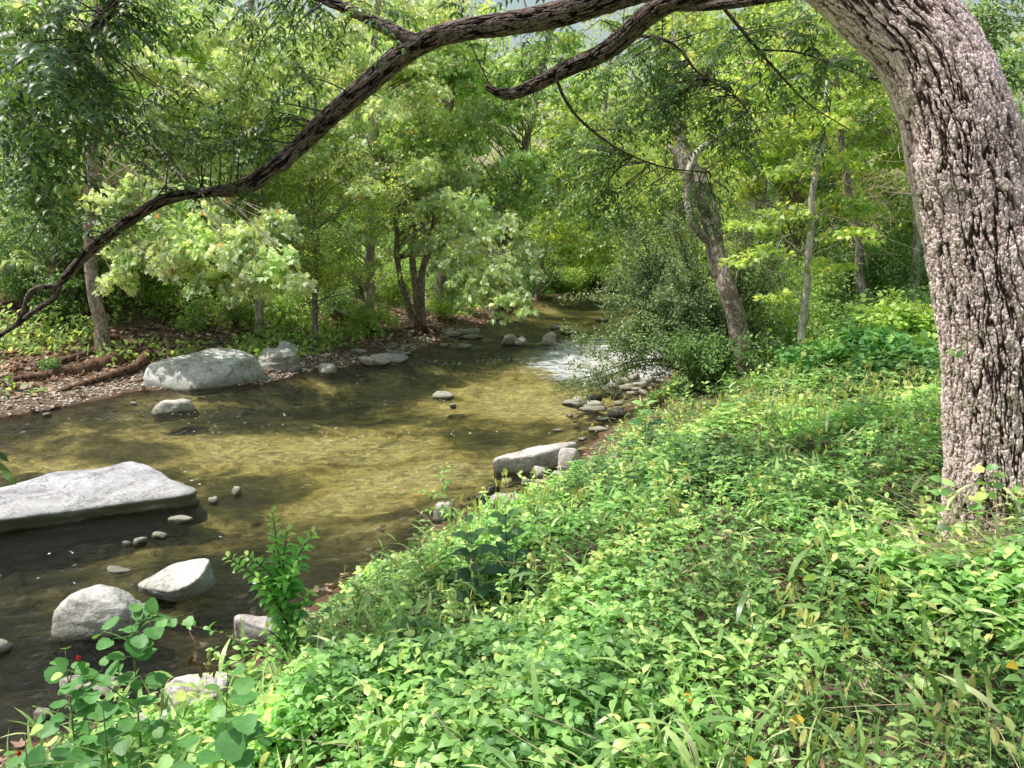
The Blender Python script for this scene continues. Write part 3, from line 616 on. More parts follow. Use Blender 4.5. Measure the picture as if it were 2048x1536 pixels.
def rock_mesh(name, centre, dims, seed, p=9, ncut=9, rough=0.05, sub=5, flat=1.0, mat='rock', rot=0.0, kind_pl=None, parent=None):
    r = np.random.default_rng(seed)
    D0, Fc = ico(sub)
    if kind_pl is None:
        nn = unit(r.normal(0, 1, (ncut, 3)) * [1, 1, 0.8]); dd = r.uniform(0.72, 0.98, ncut)
        base = np.array([[1, 0, 0], [-1, 0, 0], [0, 1, 0], [0, -1, 0], [0, 0, 1], [0, 0, -1]], float)
        base = unit(base + r.normal(0, 0.12, base.shape))
        n = np.vstack([nn, base]); d = np.concatenate([dd, np.full(6, 0.98)]); d[-2] = 0.92 * flat
        R_ = facet_radius(D0, n, d, p)
        V = D0 * R_[:, None]
        V = V / np.abs(V).max(0)
        V = V * np.asarray(dims)[None]
    else:
        n, d = kind_pl; DD = unit(D0 * np.asarray(dims)[None])
        V = DD * facet_radius(DD, n, d, p)[:, None]
    sc = float(np.mean(dims))
    dirn = unit(V)
    nz = fbm3(V * (1.3 / sc) + seed * 3.1, 3) * rough * 1.3 + fbm3(V * (5.0 / sc) + seed, 4) * rough * 0.35
    strat = fbm3(V * np.array([0.8, 0.8, 9.0]) / sc + seed * 1.7, 2) * rough * 0.35
    V = V + dirn * ((nz + strat) * sc)[:, None]
    c, s = math.cos(rot), math.sin(rot)
    V = V @ np.array([[c, s, 0], [-s, c, 0], [0, 0, 1]])
    V = V + np.asarray(centre)
    mb = MB(); mb.add(V, [Fc])
    return mb.build(name, M[mat], loc=np.asarray(centre), smooth=True)

def rock(Lp, Rp, Tp, Bp, label, mat='rock', k=0.6, z0=0.0, seed=1, p=14, ncut=11, rough=0.085, rot=0.0, cat='rock', group=None, sub=None, name='rock', flat=1.0, dscale=1.0):
    cxp = (Lp + Rp) / 2
    b = atz(cxp, Bp, z0)
    dist = b[1] * CP + (CAMZ - z0) * SP
    Wd = (Rp - Lp) / F * dist
    phi = math.atan2(CAMZ - z0, b[1])
    Dp = (Bp - Tp) / F * dist / (k * math.cos(phi) + math.sin(phi))
    h = k * Dp
    c = np.array([b[0] * (b[1] + Dp / 2) / b[1], b[1] + Dp / 2, z0 + h * 0.12])
    if sub is None: sub = 5 if (Rp - Lp) > 90 else (4 if (Rp - Lp) > 30 else 3)
    o = rock_mesh(name, c, (Wd / 2, Dp / 2 * dscale, h * 0.88), seed, p=p, ncut=ncut, rough=rough, mat=mat, rot=rot, sub=sub, flat=flat)
    return tag(o, label, cat, group)

def poly_rock(plan, ztop, label, mat, seed, tilt=0.15, top=(0, 0), zlow=-0.25, p=16, rough=0.02, sub=6, extra=(), name='boulder', cat='boulder', group=None):
    P = np.array([q[:2] for q in plan]); a = sum(P[i, 0] * P[(i + 1) % len(P), 1] - P[(i + 1) % len(P), 0] * P[i, 1] for i in range(len(P)))
    if a < 0: P = P[::-1]
    c = np.array([P[:, 0].mean(), P[:, 1].mean(), (ztop + zlow) / 2])
    n, d = [], []
    tl = tilt if np.ndim(tilt) else [tilt] * len(P)
    for i in range(len(P)):
        e = P[(i + 1) % len(P)] - P[i]; nv = np.array([e[1], -e[0], 0.0]); nv /= np.linalg.norm(nv); nv[2] = tl[i]; nv /= np.linalg.norm(nv)
        n.append(nv); d.append(np.dot(nv, np.array([*P[i], 0.0]) - c))
    nt = np.array([top[0], top[1], 1.0]); nt /= np.linalg.norm(nt); n.append(nt); d.append(np.dot(nt, np.array([c[0], c[1], ztop]) - c))
    n.append(np.array([0, 0, -1.0])); d.append(c[2] - zlow)
    for (nx, ny, nz, px, py, pz) in extra:
        v = np.array([nx, ny, nz], float); v /= np.linalg.norm(v); n.append(v); d.append(np.dot(v, np.array([px, py, pz]) - c))
    ext = (np.ptp(P[:, 0]) / 2, np.ptp(P[:, 1]) / 2, (ztop - zlow) / 2)
    o = rock_mesh(name, c, ext, seed, p=p, rough=rough, mat=mat, sub=sub, kind_pl=(np.array(n), np.array(d)))
    return tag(o, label, cat, group)

A_ = lambda x, y, z=0.0: tuple(atz(x, y, z)[:2])
# the long slab at the left
poly_rock([A_(-260, 1103), A_(0, 1066), A_(200, 1042), A_(385, 1014), A_(412, 1000), A_(398, 962, .19), A_(330, 942, .2), A_(255, 928, .2), A_(195, 924, .2), A_(90, 944, .2), A_(-40, 982, .2), A_(-330, 1035, .2)],
          0.205, 'long flat grey boulder slab with a dark overhanging front in the water', 'rock_blue', 3, tilt=[-.3, -.35, -.3, -.1, .2, .3, .3, .3, .3, .3, .3, .3], top=(0.035, -0.06), rough=0.07, p=16, zlow=-.3)
# big pale block and its neighbour on the far shore
poly_rock([A_(286, 778), A_(370, 781), A_(450, 775), A_(538, 762), A_(548, 738, .3), A_(515, 702, .55), A_(430, 698, .55), A_(330, 716, .5), A_(290, 745, .3)],
          0.52, 'large pale grey boulder with a steep front face beside the brown log', 'rock_flat', 12, tilt=[0.10, .08, .08, .1, .45, .2, .2, .1, .05], top=(-0.02, -0.10), rough=0.022, p=34, extra=[(.1, -1, .9, -5.6, 15.0, .44)])
rock(505, 606, 688, 750, 'rough grey boulder leaning against the large pale block on the far shore', 'rock', k=0.75, seed=21, p=10, rough=0.09, cat='boulder', name='boulder')
rock(545, 604, 683, 722, 'pointed grey stone on the far shore behind the rough leaning boulder', 'rock', k=1.0, z0=0.1, seed=25, p=9, rough=0.1)
rock(634, 676, 722, 747, 'small round white stone at the far waterline beyond the rough boulder', 'rock_pale', k=0.5, seed=5, p=4, ncut=3)
rock(306, 392, 791, 827, 'white wedge shaped stone standing in the water before the large pale block', 'rock_pale', k=0.5, seed=44, p=9, rot=0.5, rough=0.10)
rock(86, 101, 824, 834, 'tiny white stone in the shallows off the gravel beach', 'rock_pale', seed=7)
rock(259, 275, 802, 809, 'tiny flat white stone in the brown shallows near the pale block', 'rock_pale', k=.3, seed=8)
rock(-24, 30, 718, 756, 'grey boulder at the foot of the wood at the left picture edge', 'rock', k=0.7, z0=0.15, seed=9, p=10)
# thin slabs on the far shore
rock(689, 736, 696, 705, 'dark thin slab lying farthest up the far gravel shore', 'rock', k=0.25, z0=0.08, seed=10, rough=.05)
rock(717, 784, 709, 732, 'broad flat slab at the water edge of the far gravel shore', 'rock', k=0.3, seed=11, rough=.05)
rock(750, 822, 702, 727, 'long narrow slab lying slantwise into the water on the far shore', 'rock', k=0.22, seed=13, rot=-0.45, rough=.05)
rock(772, 822, 699, 709, 'thin grey slab behind the slanting one on the far shore', 'rock', k=0.25, z0=0.03, seed=14)
rock(886, 922, 659, 674, 'flat pale stone nearest the exposed roots', 'rock_pale', k=0.3, seed=15)
rock(912, 968, 654, 671, 'broad flat pale stone beside the hanging sycamore leaves', 'rock', k=0.3, seed=16)
rock(917, 966, 667, 678, 'low pale stone in front of the broad flat one by the hanging leaves', 'rock', k=0.25, seed=17)
rock(880, 897, 684, 694, 'small pale stone in the water just off the exposed roots', 'rock_pale', k=0.5, seed=18)
rock(915, 944, 686, 697, 'small flat pale stone alone in the water upstream of the slabs', 'rock_pale', k=0.4, seed=19)
rock(1001, 1032, 666, 690, 'pale upright stone at the left end of the rapids', 'rock_pale', k=0.9, seed=20, p=7)
rock(1024, 1060, 669, 691, 'pale sloping stone leaning on the upright one in the rapids', 'rock_pale', k=0.6, seed=22)
rock(1081, 1111, 660, 692, 'tall round topped stone standing in the white water', 'rock_pink', k=1.3, seed=23, p=6)
rock(1100, 1116, 682, 694, 'small brown stone at the foot of the tall one in the white water', 'rock_pink', k=0.8, seed=24)
rock(1098, 1122, 648, 658, 'flat pale stone behind the tall one in the rapids', 'rock_pale', k=0.4, seed=26)
rock(1116, 1148, 652, 667, 'pale block behind the rapids in midstream', 'rock_pale', k=0.5, seed=27)
rock(1143, 1158, 657, 666, 'small pale stone touching the pale block behind the rapids', 'rock_pale', k=0.5, seed=28)
rock(1186, 1216, 633, 643, 'low white stone far upstream beside the fine leaved bush', 'rock_pale', k=0.4, seed=29)
rock(864, 914, 777, 797, 'white stone just breaking the surface in midstream', 'rock_pale', k=0.35, seed=30, p=5, rough=.07)
rock(899, 913, 804, 815, 'tiny dark stone below the white midstream stone', 'rock', k=0.5, seed=31)
# rubble bar at the right
RR_ = np.random.default_rng(5)
for k_, (a, b, c_, d_) in enumerate([(1188, 1212, 738, 752), (1208, 1232, 742, 756), (1228, 1262, 736, 752), (1190, 1224, 752, 766), (1222, 1250, 752, 768), (1248, 1284, 744, 760), (1282, 1314, 748, 766),
                         (1262, 1296, 762, 776), (1236, 1262, 768, 780), (1214, 1238, 764, 776), (1272, 1300, 776, 788), (1296, 1326, 740, 752), (1176, 1196, 730, 741), (1310, 1338, 756, 768), (1250, 1272, 780, 790)]):
    rock(a, b, c_, d_, 'pale broken stone in the rubble bar under the fine leaved bush', 'rock_pale' if k_ % 4 else 'rock_pink', k=0.55, z0=0.0, seed=60 + k_, rot=RR_.uniform(0, 3), group='stones of the rubble bar', p=10, rough=.07, sub=4)
rock(1122, 1166, 795, 812, 'dark flat stone at the left end of the ledge pile', 'rock', k=0.3, seed=80, rough=.08)
rock(1144, 1178, 790, 812, 'pale upright stone in the ledge pile off the right bank', 'rock_pale', k=0.6, seed=81)
rock(1160, 1214, 797, 818, 'pale slanting slab at the bank end of the ledge pile', 'rock_pale', k=0.3, seed=82, rot=-.4)
rock(1150, 1212, 809, 822, 'thin low slab in front of the ledge pile', 'rock', k=0.2, seed=83)
rock(1170, 1206, 786, 804, 'mossy dark stone on top of the ledge pile', 'rock_wet', k=0.7, z0=0.03, seed=84)
rock(1198, 1222, 778, 792, 'wet dark stone between the ledge pile and the rubble bar', 'rock_wet', k=0.4, seed=85)
rock(1222, 1248, 782, 796, 'wet flat stone nearest the bank below the rubble bar', 'rock_wet', k=0.4, seed=86)
rock(1214, 1252, 810, 834, 'tan rounded stone at the right waterline above the bare soil', 'rock_pink', k=0.6, seed=87, p=5)
rock(1103, 1127, 855, 863, 'small flat pink stone alone in the ripples off the right bank', 'rock_pink', k=0.3, seed=88)
rock(1176, 1218, 850, 864, 'dark low ledge stone at the grassy right waterline', 'rock', k=0.3, seed=89)
# long stone on the right shore
poly_rock([A_(958, 947), A_(1000, 949), A_(1060, 946), A_(1118, 938), A_(1160, 926), A_(1140, 898, .2), A_(1050, 899, .24), A_(968, 917, .22), A_(957, 925, .2)],
          0.25, 'long low pinkish stone lying like a log at the right shore', 'rock_pink', 33, tilt=-0.02, top=(-0.07, -0.08), rough=0.035, p=9, zlow=-0.1)
rock(1110, 1164, 884, 948, 'upright blocky stone butting the bank end of the long low stone', 'rock_pink', k=1.3, z0=0.02, seed=34, p=12, rough=.05, cat='boulder', name='boulder')
rock(1203, 1250, 901, 932, 'grey rounded stone half hidden in herbs up the right bank', 'rock', k=0.7, z0=0.25, seed=35, p=5)
rock(1150, 1196, 922, 950, 'grey stone in the herbs at the foot of the upright block', 'rock', k=0.6, z0=0.12, seed=36, p=6)
rock(1066, 1094, 930, 952, 'small pale stone tucked under the long low stone', 'rock_pale', k=0.7, z0=0.05, seed=37)
rock(1042, 1068, 954, 970, 'small tan stone on the mud before the long low stone', 'rock_pink', k=0.5, z0=0.03, seed=38)
rock(1062, 1088, 956, 972, 'small pale stone second from the left on the mud before the long stone', 'rock_pale', k=0.5, z0=0.04, seed=39)
rock(1100, 1138, 938, 958, 'flat grey stone on the mud beside the herbs', 'rock', k=0.4, z0=0.08, seed=40)
rock(1004, 1026, 955, 966, 'flat brown stone in the shallow pool under the long stone', 'rock_pink', k=0.3, seed=41)
rock(966, 1002, 964, 998, 'dark wet mossy stone in the trickle by the right shore', 'rock_wet', k=0.9, seed=42)
rock(948, 966, 985, 1003, 'little black wet stone left of the mossy one in the trickle', 'rock_wet', k=0.8, seed=43)
rock(968, 1046, 983, 1022, 'white crumbled stone among herbs below the mossy stone', 'rock_pale', k=0.5, z0=0.04, seed=45, p=8, rough=.12)
rock(866, 908, 998, 1044, 'pale pointed stone with a dark foot at the near waterline', 'rock_pink', k=1.0, seed=46, p=8, rough=.09)
for k_, (a, b, c_, d_) in enumerate([(1186, 1214, 832, 842), (1150, 1176, 872, 881), (1226, 1250, 800, 809), (1128, 1150, 826, 833), (1258, 1282, 772, 780), (1040, 1060, 974, 984)]):
    rock(a, b, c_, d_, 'thin pale stone lying in the shallows along the right waterline', 'rock_pale', k=0.25, seed=160 + k_, rot=RR_.uniform(0, 3), group='thin pale stones along the right waterline', sub=4)
# stones below the slab
rock(463, 484, 967, 990, 'small white stone poking out of the water past the slab tip', 'rock_pale', k=0.9, seed=47, rough=.1)
rock(418, 440, 990, 1006, 'small reddish stone in the water off the slab tip', 'rock_pink', k=0.6, seed=48)
rock(336, 390, 1023, 1047, 'flat pale stone in front of the slab tip', 'rock', k=0.35, seed=49, rough=.06)
rock(300, 336, 1060, 1076, 'low grey stone breaking the surface in the dark channel', 'rock', k=0.4, seed=50)
rock(264, 294, 1069, 1092, 'rounded grey pebble stone in the dark channel', 'rock', k=0.6, seed=51, p=5)
rock(242, 264, 1078, 1092, 'smallest grey stone of the three in the dark channel', 'rock', k=0.5, seed=52, p=5)
rock(214, 266, 1130, 1146, 'thin flat stone awash behind the round boulder', 'rock', k=0.2, seed=53)
poly_rock([A_(290, 1186, .06), A_(350, 1200, .06), A_(378, 1196, .06), A_(425, 1166, .1), A_(436, 1140, .15), A_(400, 1118, .24), A_(350, 1112, .26), A_(300, 1140, .2), A_(270, 1165, .12)],
          0.225, 'tilted angular grey boulder propped above the dark water', 'rock', 61, tilt=[-.5, -.5, -.45, .1, .2, .2, .2, .1, -.2], top=(-0.24, -0.20), zlow=0.035, rough=0.03, p=11)
rock(316, 356, 1172, 1204, 'small mossy stone propping up the tilted boulder', 'rock_wet', k=1.0, z0=-0.02, seed=54, rough=.1)
rock(112, 312, 1128, 1284, 'big round grey boulder with an olive tinted foot in the stream', 'rock', k=1.2, seed=56, p=6, ncut=8, rough=.05, cat='boulder', name='boulder', sub=6)
rock(-50, 33, 1264, 1310, 'smooth grey stone cut off by the left picture edge', 'rock', k=0.6, seed=57, p=5)
rock(463, 562, 1222, 1296, 'tan blocky boulder behind the leafy upright sapling', 'rock_pink', k=0.8, z0=0.02, seed=58, p=8, ncut=8, rough=.06, cat='boulder', name='boulder')
rock(336, 474, 1306, 1428, 'pinkish white boulder with dried leaves hanging over it', 'rock_pink', k=0.8, z0=0.1, seed=59, p=7, cat='boulder', name='boulder', sub=6)
rock(352, 486, 1398, 1520, 'pinkish white boulder below the one with the dried leaves', 'rock_pink', k=0.6, z0=0.25, seed=62, p=8, cat='boulder', name='boulder')
rock(236, 376, 1412, 1490, 'cream flat stone among mallow leaves at the water edge', 'rock_pale', k=0.4, z0=0.05, seed=63, p=9)
rock(108, 262, 1336, 1398, 'flat white stone awash behind the mallow leaves', 'rock_pale', k=0.25, seed=64, rough=.06)
rock(66, 104, 1408, 1444, 'small brown stone in the shallows by the mallow stems', 'rock_pink', k=0.7, seed=65)

# scattered submerged stones, gravel, foam and glint flecks
def in_view(x, y, z=0.0, m=0.0):
    d = y * CP + (CAMZ - z) * SP
    return (np.abs(x) < (1024 / F + m) * np.maximum(d, 0.1) + 0.9) & (y > 0.6)
def scatter(n, x0, x1, y0, y1, seed=0):
    r = np.random.default_rng(seed); return r.uniform(x0, x1, n), r.uniform(y0, y1, n)
D3, F3 = ico(2)
def stones(name, x, y, size, mat, seed, flat=0.55, lift=0.15, kind='stuff'):
    r = np.random.default_rng(seed); n = len(x)
    z = H(x, y); V0 = D3 * [1, 1, flat]
    a = r.uniform(0, 6.28, n); ca, sa = np.cos(a), np.sin(a)
    sc = size[:, None, None] * r.uniform(0.65, 1.3, (n, 1, 3))
    V = V0[None] * (1 + 0.22 * (r.random((n, len(D3), 1)) - 0.5)) * sc
    V = np.stack([V[..., 0] * ca[:, None] - V[..., 1] * sa[:, None], V[..., 0] * sa[:, None] + V[..., 1] * ca[:, None], V[..., 2]], -1)
    V = V + np.stack([x, y, z + size * lift], -1)[:, None]
    mb = MB(); off = (np.arange(n) * len(D3))[:, None, None]
    mb.v.append(V.reshape(-1, 3)); mb.va.append(np.zeros(n * len(D3))); mb.n = n * len(D3)
    mb.f[3].append((F3[None] + off).reshape(-1, 3)); mb.r[3].append(np.repeat(r.random(n), len(F3)).astype(np.float32)); mb.m[3].append(np.zeros(n * len(F3), np.int32))
    return tag(mb.build(name, M[mat], smooth=True), kind=kind)
M['bedpebble'] = attr_mat('wet pebbles', [(0, (0.05, 0.04, 0.03)), (0.6, (0.20, 0.16, 0.11)), (1, (0.62, 0.56, 0.48))])
def cre(x, y): return inside(POLY, x, y), dist_line(Lw, x, y), dist_line(Rw, x, y)
x, y = scatter(52000, -14, 3, 10.5, 24, 3)
i_, dl, dr = cre(x, y)
den = np.where(x < -4.5, 1 - sstep(0.5, 2.2, dl), 0.7 * (1 - sstep(0.3, 1.6, dl)) * (vnoise3(xy3(x * .8, y * .8)) > -0.3))
k = (~i_) & (dl < dr) & in_view(x, y) & (RNG.random(len(x)) < den) & (H(x, y) > 0.0)
tag(stones('gravel', x[k], y[k], RNG.uniform(0.012, 0.034, k.sum()), 'pebble', 1), 'pale gravel of the far beach', None)
x, y = scatter(9000, -9, 7, 4, 24, 4); i_, dl, dr = cre(x, y)
k = i_ & in_view(x, y) & (np.minimum(dl, dr) < 0.9 + 2 * (np.abs(y - 20) < 3)) & (RNG.random(len(x)) < 0.45)
stones('pebbles', x[k], y[k], RNG.uniform(0.012, 0.05, k.sum()), 'bedpebble', 2, flat=.4)
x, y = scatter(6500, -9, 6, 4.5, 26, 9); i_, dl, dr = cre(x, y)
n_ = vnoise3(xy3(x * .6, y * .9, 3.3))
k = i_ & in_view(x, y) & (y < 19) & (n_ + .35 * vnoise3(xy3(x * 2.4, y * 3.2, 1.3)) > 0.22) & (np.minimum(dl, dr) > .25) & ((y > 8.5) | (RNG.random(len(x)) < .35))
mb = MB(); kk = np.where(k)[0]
M['foam_glint_v'] = M['foam_glint']
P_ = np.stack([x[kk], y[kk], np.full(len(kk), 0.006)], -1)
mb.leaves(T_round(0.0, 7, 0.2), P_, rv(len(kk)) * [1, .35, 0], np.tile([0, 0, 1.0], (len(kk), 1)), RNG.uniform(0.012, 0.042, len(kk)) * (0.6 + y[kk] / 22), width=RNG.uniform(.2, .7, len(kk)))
tag(mb.build('foam_glint_flecks', M['foam_glint']), kind='stuff')  # white flakes for foam, and for water glints painted as dashes
# ================================================================== leaves on the ground and undergrowth
def litter(name, x, y, size, seed):
    r = np.random.default_rng(seed); n = len(x); z = np.maximum(H(x, y), 0.004) + r.uniform(0.004, 0.03, n)
    mb = MB()
    mb.leaves(T_star(-0.5), np.stack([x, y, z], -1), rv(n) * [1, 1, .2], np.array([0, 0, 1.0]) + rv(n, .35), size)
    return mb.build(name, M['litter'])
x, y = scatter(60000, -18, 6, 12, 34, 15); i_, dl, dr = cre(x, y)
k = (~i_) & (dl < dr) & in_view(x, y, 1) & (dl < 13) & (RNG.random(len(x)) < np.clip(0.12 + dl * 0.35, 0, .8))
tag(litter('fallen_leaves', x[k], y[k], RNG.uniform(.07, .15, k.sum()), 4), 'brown leaf litter on the far bank', None, kind='stuff')
x, y = scatter(16000, -3, 14, 1, 24, 16); i_, dl, dr = cre(x, y)
k = (~i_) & (dr < dl) & in_view(x, y, 1) & (RNG.random(len(x)) < .8)
tag(litter('leaf_litter', x[k], y[k], RNG.uniform(.04, .09, k.sum()), 5), kind='stuff')

UP = np.array([0, 0, 1.0])
def trifol(mb, P, size, mat=0, tm=OVALW, rnd=None, tilt=.35):
    n = len(P); a = RNG.uniform(0, 6.28, n); nr = unit(UP + rv(n, tilt)); rn = RNG.random(n) if rnd is None else rnd
    for da, s in ((0, 1.0), (1.25, .85), (-1.25, .85)):
        d = np.stack([np.cos(a + da), np.sin(a + da), -0.15 + 0.3 * RNG.random(n)], -1)
        mb.leaves(tm, P, d, nr, size * s, rnd=np.clip(rn + RNG.normal(0, .05, n), 0, 1), mat=mat)
def coverh(x, y):
    return 0.08 + 0.30 * np.clip(0.45 + 1.1 * fbm3(xy3(x * 1.3, y * 1.3, 4.0), 2), 0, 1) + 0.22 * sstep(2.5, 4, x) * sstep(6, 9, y) * (vnoise3(xy3(x, y)) > -.2)
ROCKB = (*atz(405, 1400, .2)[:2], *atz(415, 1500, .3)[:2])
def bank_pts(n, seed, y0=0.8, y1=24, falloff=1.35, x0=-3.2, x1=15, mind=0.12):
    x, y = scatter(n, x0, x1, y0, y1, seed); i_, dl, dr = cre(x, y)
    r = np.random.default_rng(seed + 1)
    bare = vnoise3(xy3(x * 1.7, y * 1.7, 9)) + 1.5 * np.exp(-((x - ROCKB[0]) ** 2 + (y - ROCKB[1]) ** 2) / .22) + 1.4 * np.exp(-((x - ROCKB[2]) ** 2 + (y - ROCKB[3]) ** 2) / .16) + 1.6 * np.exp(-((x - 2.6) ** 2 + (y - 11.6) ** 2) / .8) + 1.5 * np.exp(-((x - .6) ** 2 + (y - 9.1) ** 2) / .25)
    k = (~i_) & (dr < dl) & in_view(x, y, 1.2, 0.05) & (r.random(n) < np.minimum(1, (3.0 / y) ** falloff)) & (dr > mind + 0.25 * r.random(n) + 0.3 * (bare > .5)) & (bare < 1.0) & (r.random(n) < .45 + dr * 1.2)
    return x[k], y[k], dr[k]
# low herb layer, in a lower dark and an upper bright storey
x, y, dr = bank_pts(680000, 101)
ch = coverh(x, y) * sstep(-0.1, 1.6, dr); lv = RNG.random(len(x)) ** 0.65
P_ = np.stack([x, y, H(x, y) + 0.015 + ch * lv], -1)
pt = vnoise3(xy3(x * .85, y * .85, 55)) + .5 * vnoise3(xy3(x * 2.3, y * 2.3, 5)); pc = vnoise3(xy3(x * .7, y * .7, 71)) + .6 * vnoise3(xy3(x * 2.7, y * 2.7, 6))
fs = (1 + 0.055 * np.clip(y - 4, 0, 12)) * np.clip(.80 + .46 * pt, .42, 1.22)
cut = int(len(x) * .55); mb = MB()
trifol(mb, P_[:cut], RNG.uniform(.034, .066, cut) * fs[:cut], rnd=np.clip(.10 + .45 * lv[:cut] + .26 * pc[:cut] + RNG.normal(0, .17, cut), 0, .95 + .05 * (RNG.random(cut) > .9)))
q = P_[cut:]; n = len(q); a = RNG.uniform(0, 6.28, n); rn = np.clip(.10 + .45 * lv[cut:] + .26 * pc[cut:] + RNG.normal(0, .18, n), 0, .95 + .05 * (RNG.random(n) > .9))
for da in (0, math.pi):
    mb.leaves(OVAL, q, np.stack([np.cos(a + da), np.sin(a + da), RNG.uniform(-.1, .5, n)], -1), UP + rv(n, .4), RNG.uniform(.038, .078, n) * fs[cut:], rnd=rn)
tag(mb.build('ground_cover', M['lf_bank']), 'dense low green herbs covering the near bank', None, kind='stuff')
# stems rising with paired leaves
x, y, dr = bank_pts(11000, 103, falloff=1.0, mind=.3)
mb = MB(); n = len(x); hh = RNG.uniform(.16, .42, n) * sstep(0, 1.2, dr) + .05; lean = RNG.normal(0, .16, (n, 2)); z0 = H(x, y)
for t in np.linspace(.35, 1, 6):
    p = np.stack([x + lean[:, 0] * hh * t * 2, y + lean[:, 1] * hh * t * 2, z0 + hh * t], -1)
    a = RNG.uniform(0, 6.28, n)
    for da in (0, math.pi):
        mb.leaves(OVAL, p, np.stack([np.cos(a + da), np.sin(a + da), RNG.uniform(0, .7, n)], -1), UP + rv(n, .3), RNG.uniform(.045, .085, n) * (1.25 - .5 * t) * (1 + .05 * np.clip(y - 4, 0, 10)), rnd=np.clip(.35 + .4 * t + RNG.normal(0, .12, n), 0, 1))
for i in range(n):
    if y[i] < 7: tube(mb, [(x[i], y[i], z0[i]), (x[i] + lean[i, 0] * hh[i] * 2, y[i] + lean[i, 1] * hh[i] * 2, z0[i] + hh[i])], [.0022, .0012], 3, .2, cap=False, rnd=.7)
tag(mb.build('leafy_herbs', M['lf_bank']), 'upright leafy herbs among the low cover', None, kind='stuff')
# broad leaved weeds in loose patches
x, y, dr = bank_pts(30000, 111, falloff=1.0, mind=.3); k = vnoise3(xy3(x * 1.0, y * 1.0, 91)) + .5 * RNG.random(len(x)) > .55; x, y, dr = x[k], y[k], dr[k]; n = len(x); mb = MB()
P_ = np.stack([x, y, H(x, y) + RNG.uniform(.08, .4, n) * sstep(0, 1, dr)], -1)
mb.leaves(ROUND, P_, rv(n) * [1, 1, .4], UP + rv(n, .4), RNG.uniform(.025, .065, n), rnd=np.clip(RNG.normal(.5, .25, n), 0, 1))
tag(mb.build('broadleaf_weeds', M['lf_bank']), 'patches of round leaved weeds in the bank cover', None, kind='stuff')
# grass blades
x, y, dr = bank_pts(150000, 105, falloff=1.2, mind=.15)
tus = vnoise3(xy3(x * 1.1, y * 1.1, 21)); k = RNG.random(len(x)) < np.clip(.2 + tus * .9, .05, 1); x, y, dr = x[k], y[k], dr[k]
n = len(x); mb = MB()
P_ = np.stack([x, y, H(x, y) + .03], -1)
mb.leaves(BLADE, P_, rv(n, .55) + UP * 0.9, rv(n) + UP * .25, RNG.uniform(.18, .42, n), width=RNG.uniform(.5, 1.0, n))
x, y, dr = bank_pts(42000, 106, falloff=1.25, mind=.4); n = len(x)
P_ = np.stack([x, y, H(x, y) + RNG.uniform(.1, .34, n)], -1)
mb.leaves(BLADEW, P_, rv(n, .6) + UP * .35, UP + rv(n, .3), RNG.uniform(.11, .24, n), width=RNG.uniform(.7, 1.1, n))
tag(mb.build('grass', M['lf_grass']), 'long grass blades in the bank herbs', None, kind='stuff')
# sea oats: arching stems with drooping flat seed heads
x, y, dr = bank_pts(30000, 107, falloff=.9, mind=.6)
far = sstep(.2, .7, vnoise3(xy3(x * .9, y * .9, 33)) + 1.8 * np.exp(-((x - 3.6) ** 2 / 3.0 + (y - 8.0) ** 2 / 5)))
k = RNG.random(len(x)) < far * (.22 + .33 * sstep(4, 7, y)) + .04; x, y = x[k], y[k]; n = len(x)
ms, mo = MB(), MB(); z0 = H(x, y)
for i in range(n):
    a = RNG.uniform(0, 6.28); hh = RNG.uniform(.32, .55); r = RNG.uniform(.12, .28)
    B = np.array([x[i], y[i], z0[i]]); o = np.array([math.cos(a), math.sin(a), 0])
    pts = [B, B + o * r * .2 + UP * hh * .7, B + o * r * .6 + UP * hh, B + o * r * 1.15 + UP * hh * .86]
    Q = tube(ms, pts, [.0018, .0015, .001, .0007], 3, .08, cap=False)
    nn = RNG.integers(5, 9); t = RNG.integers(int(len(Q) * .6), len(Q), nn)
    p = Q[t] + rv(nn, .012)
    mo.leaves(OAT, p, rv(nn, .22) - UP, rv(nn) * [1, 1, .2], RNG.uniform(.038, .066, nn) * (1 + .04 * max(0, y[i] - 4)), width=RNG.uniform(.7, 1, nn))
g = tag(ms.build('sea_oat_stems', M['lf_grass']), kind='stuff')
g2 = tag(mo.build('seed_heads', M['oat']), 'drooping pale green seed heads of wild oats', None, kind='stuff')
# straw and dead grass stalks
x, y, dr = bank_pts(8000, 109, falloff=1.0, mind=.3); n = len(x); k = RNG.random(n) < .35; x, y = x[k], y[k]; x = np.append(x, RNG.normal(2.35, .28, 260)); y = np.append(y, RNG.normal(3.45, .22, 260)); mb = MB(); z0 = H(x, y)
for i in range(len(x)):
    a = RNG.uniform(0, 6.28); l = RNG.uniform(.2, .6); B = np.array([x[i], y[i], z0[i] + RNG.uniform(.05, .28)]); o = np.array([math.cos(a), math.sin(a), RNG.uniform(-.1, .5)])
    tube(mb, [B, B + o * l * .5 + rv(1, .02)[0], B + o * l], [.0022, .0018, .0008], 3, .12, cap=False)
tag(mb.build('dry_grass', M['stem_tan']), 'dry straw coloured stalks', None, kind='stuff')
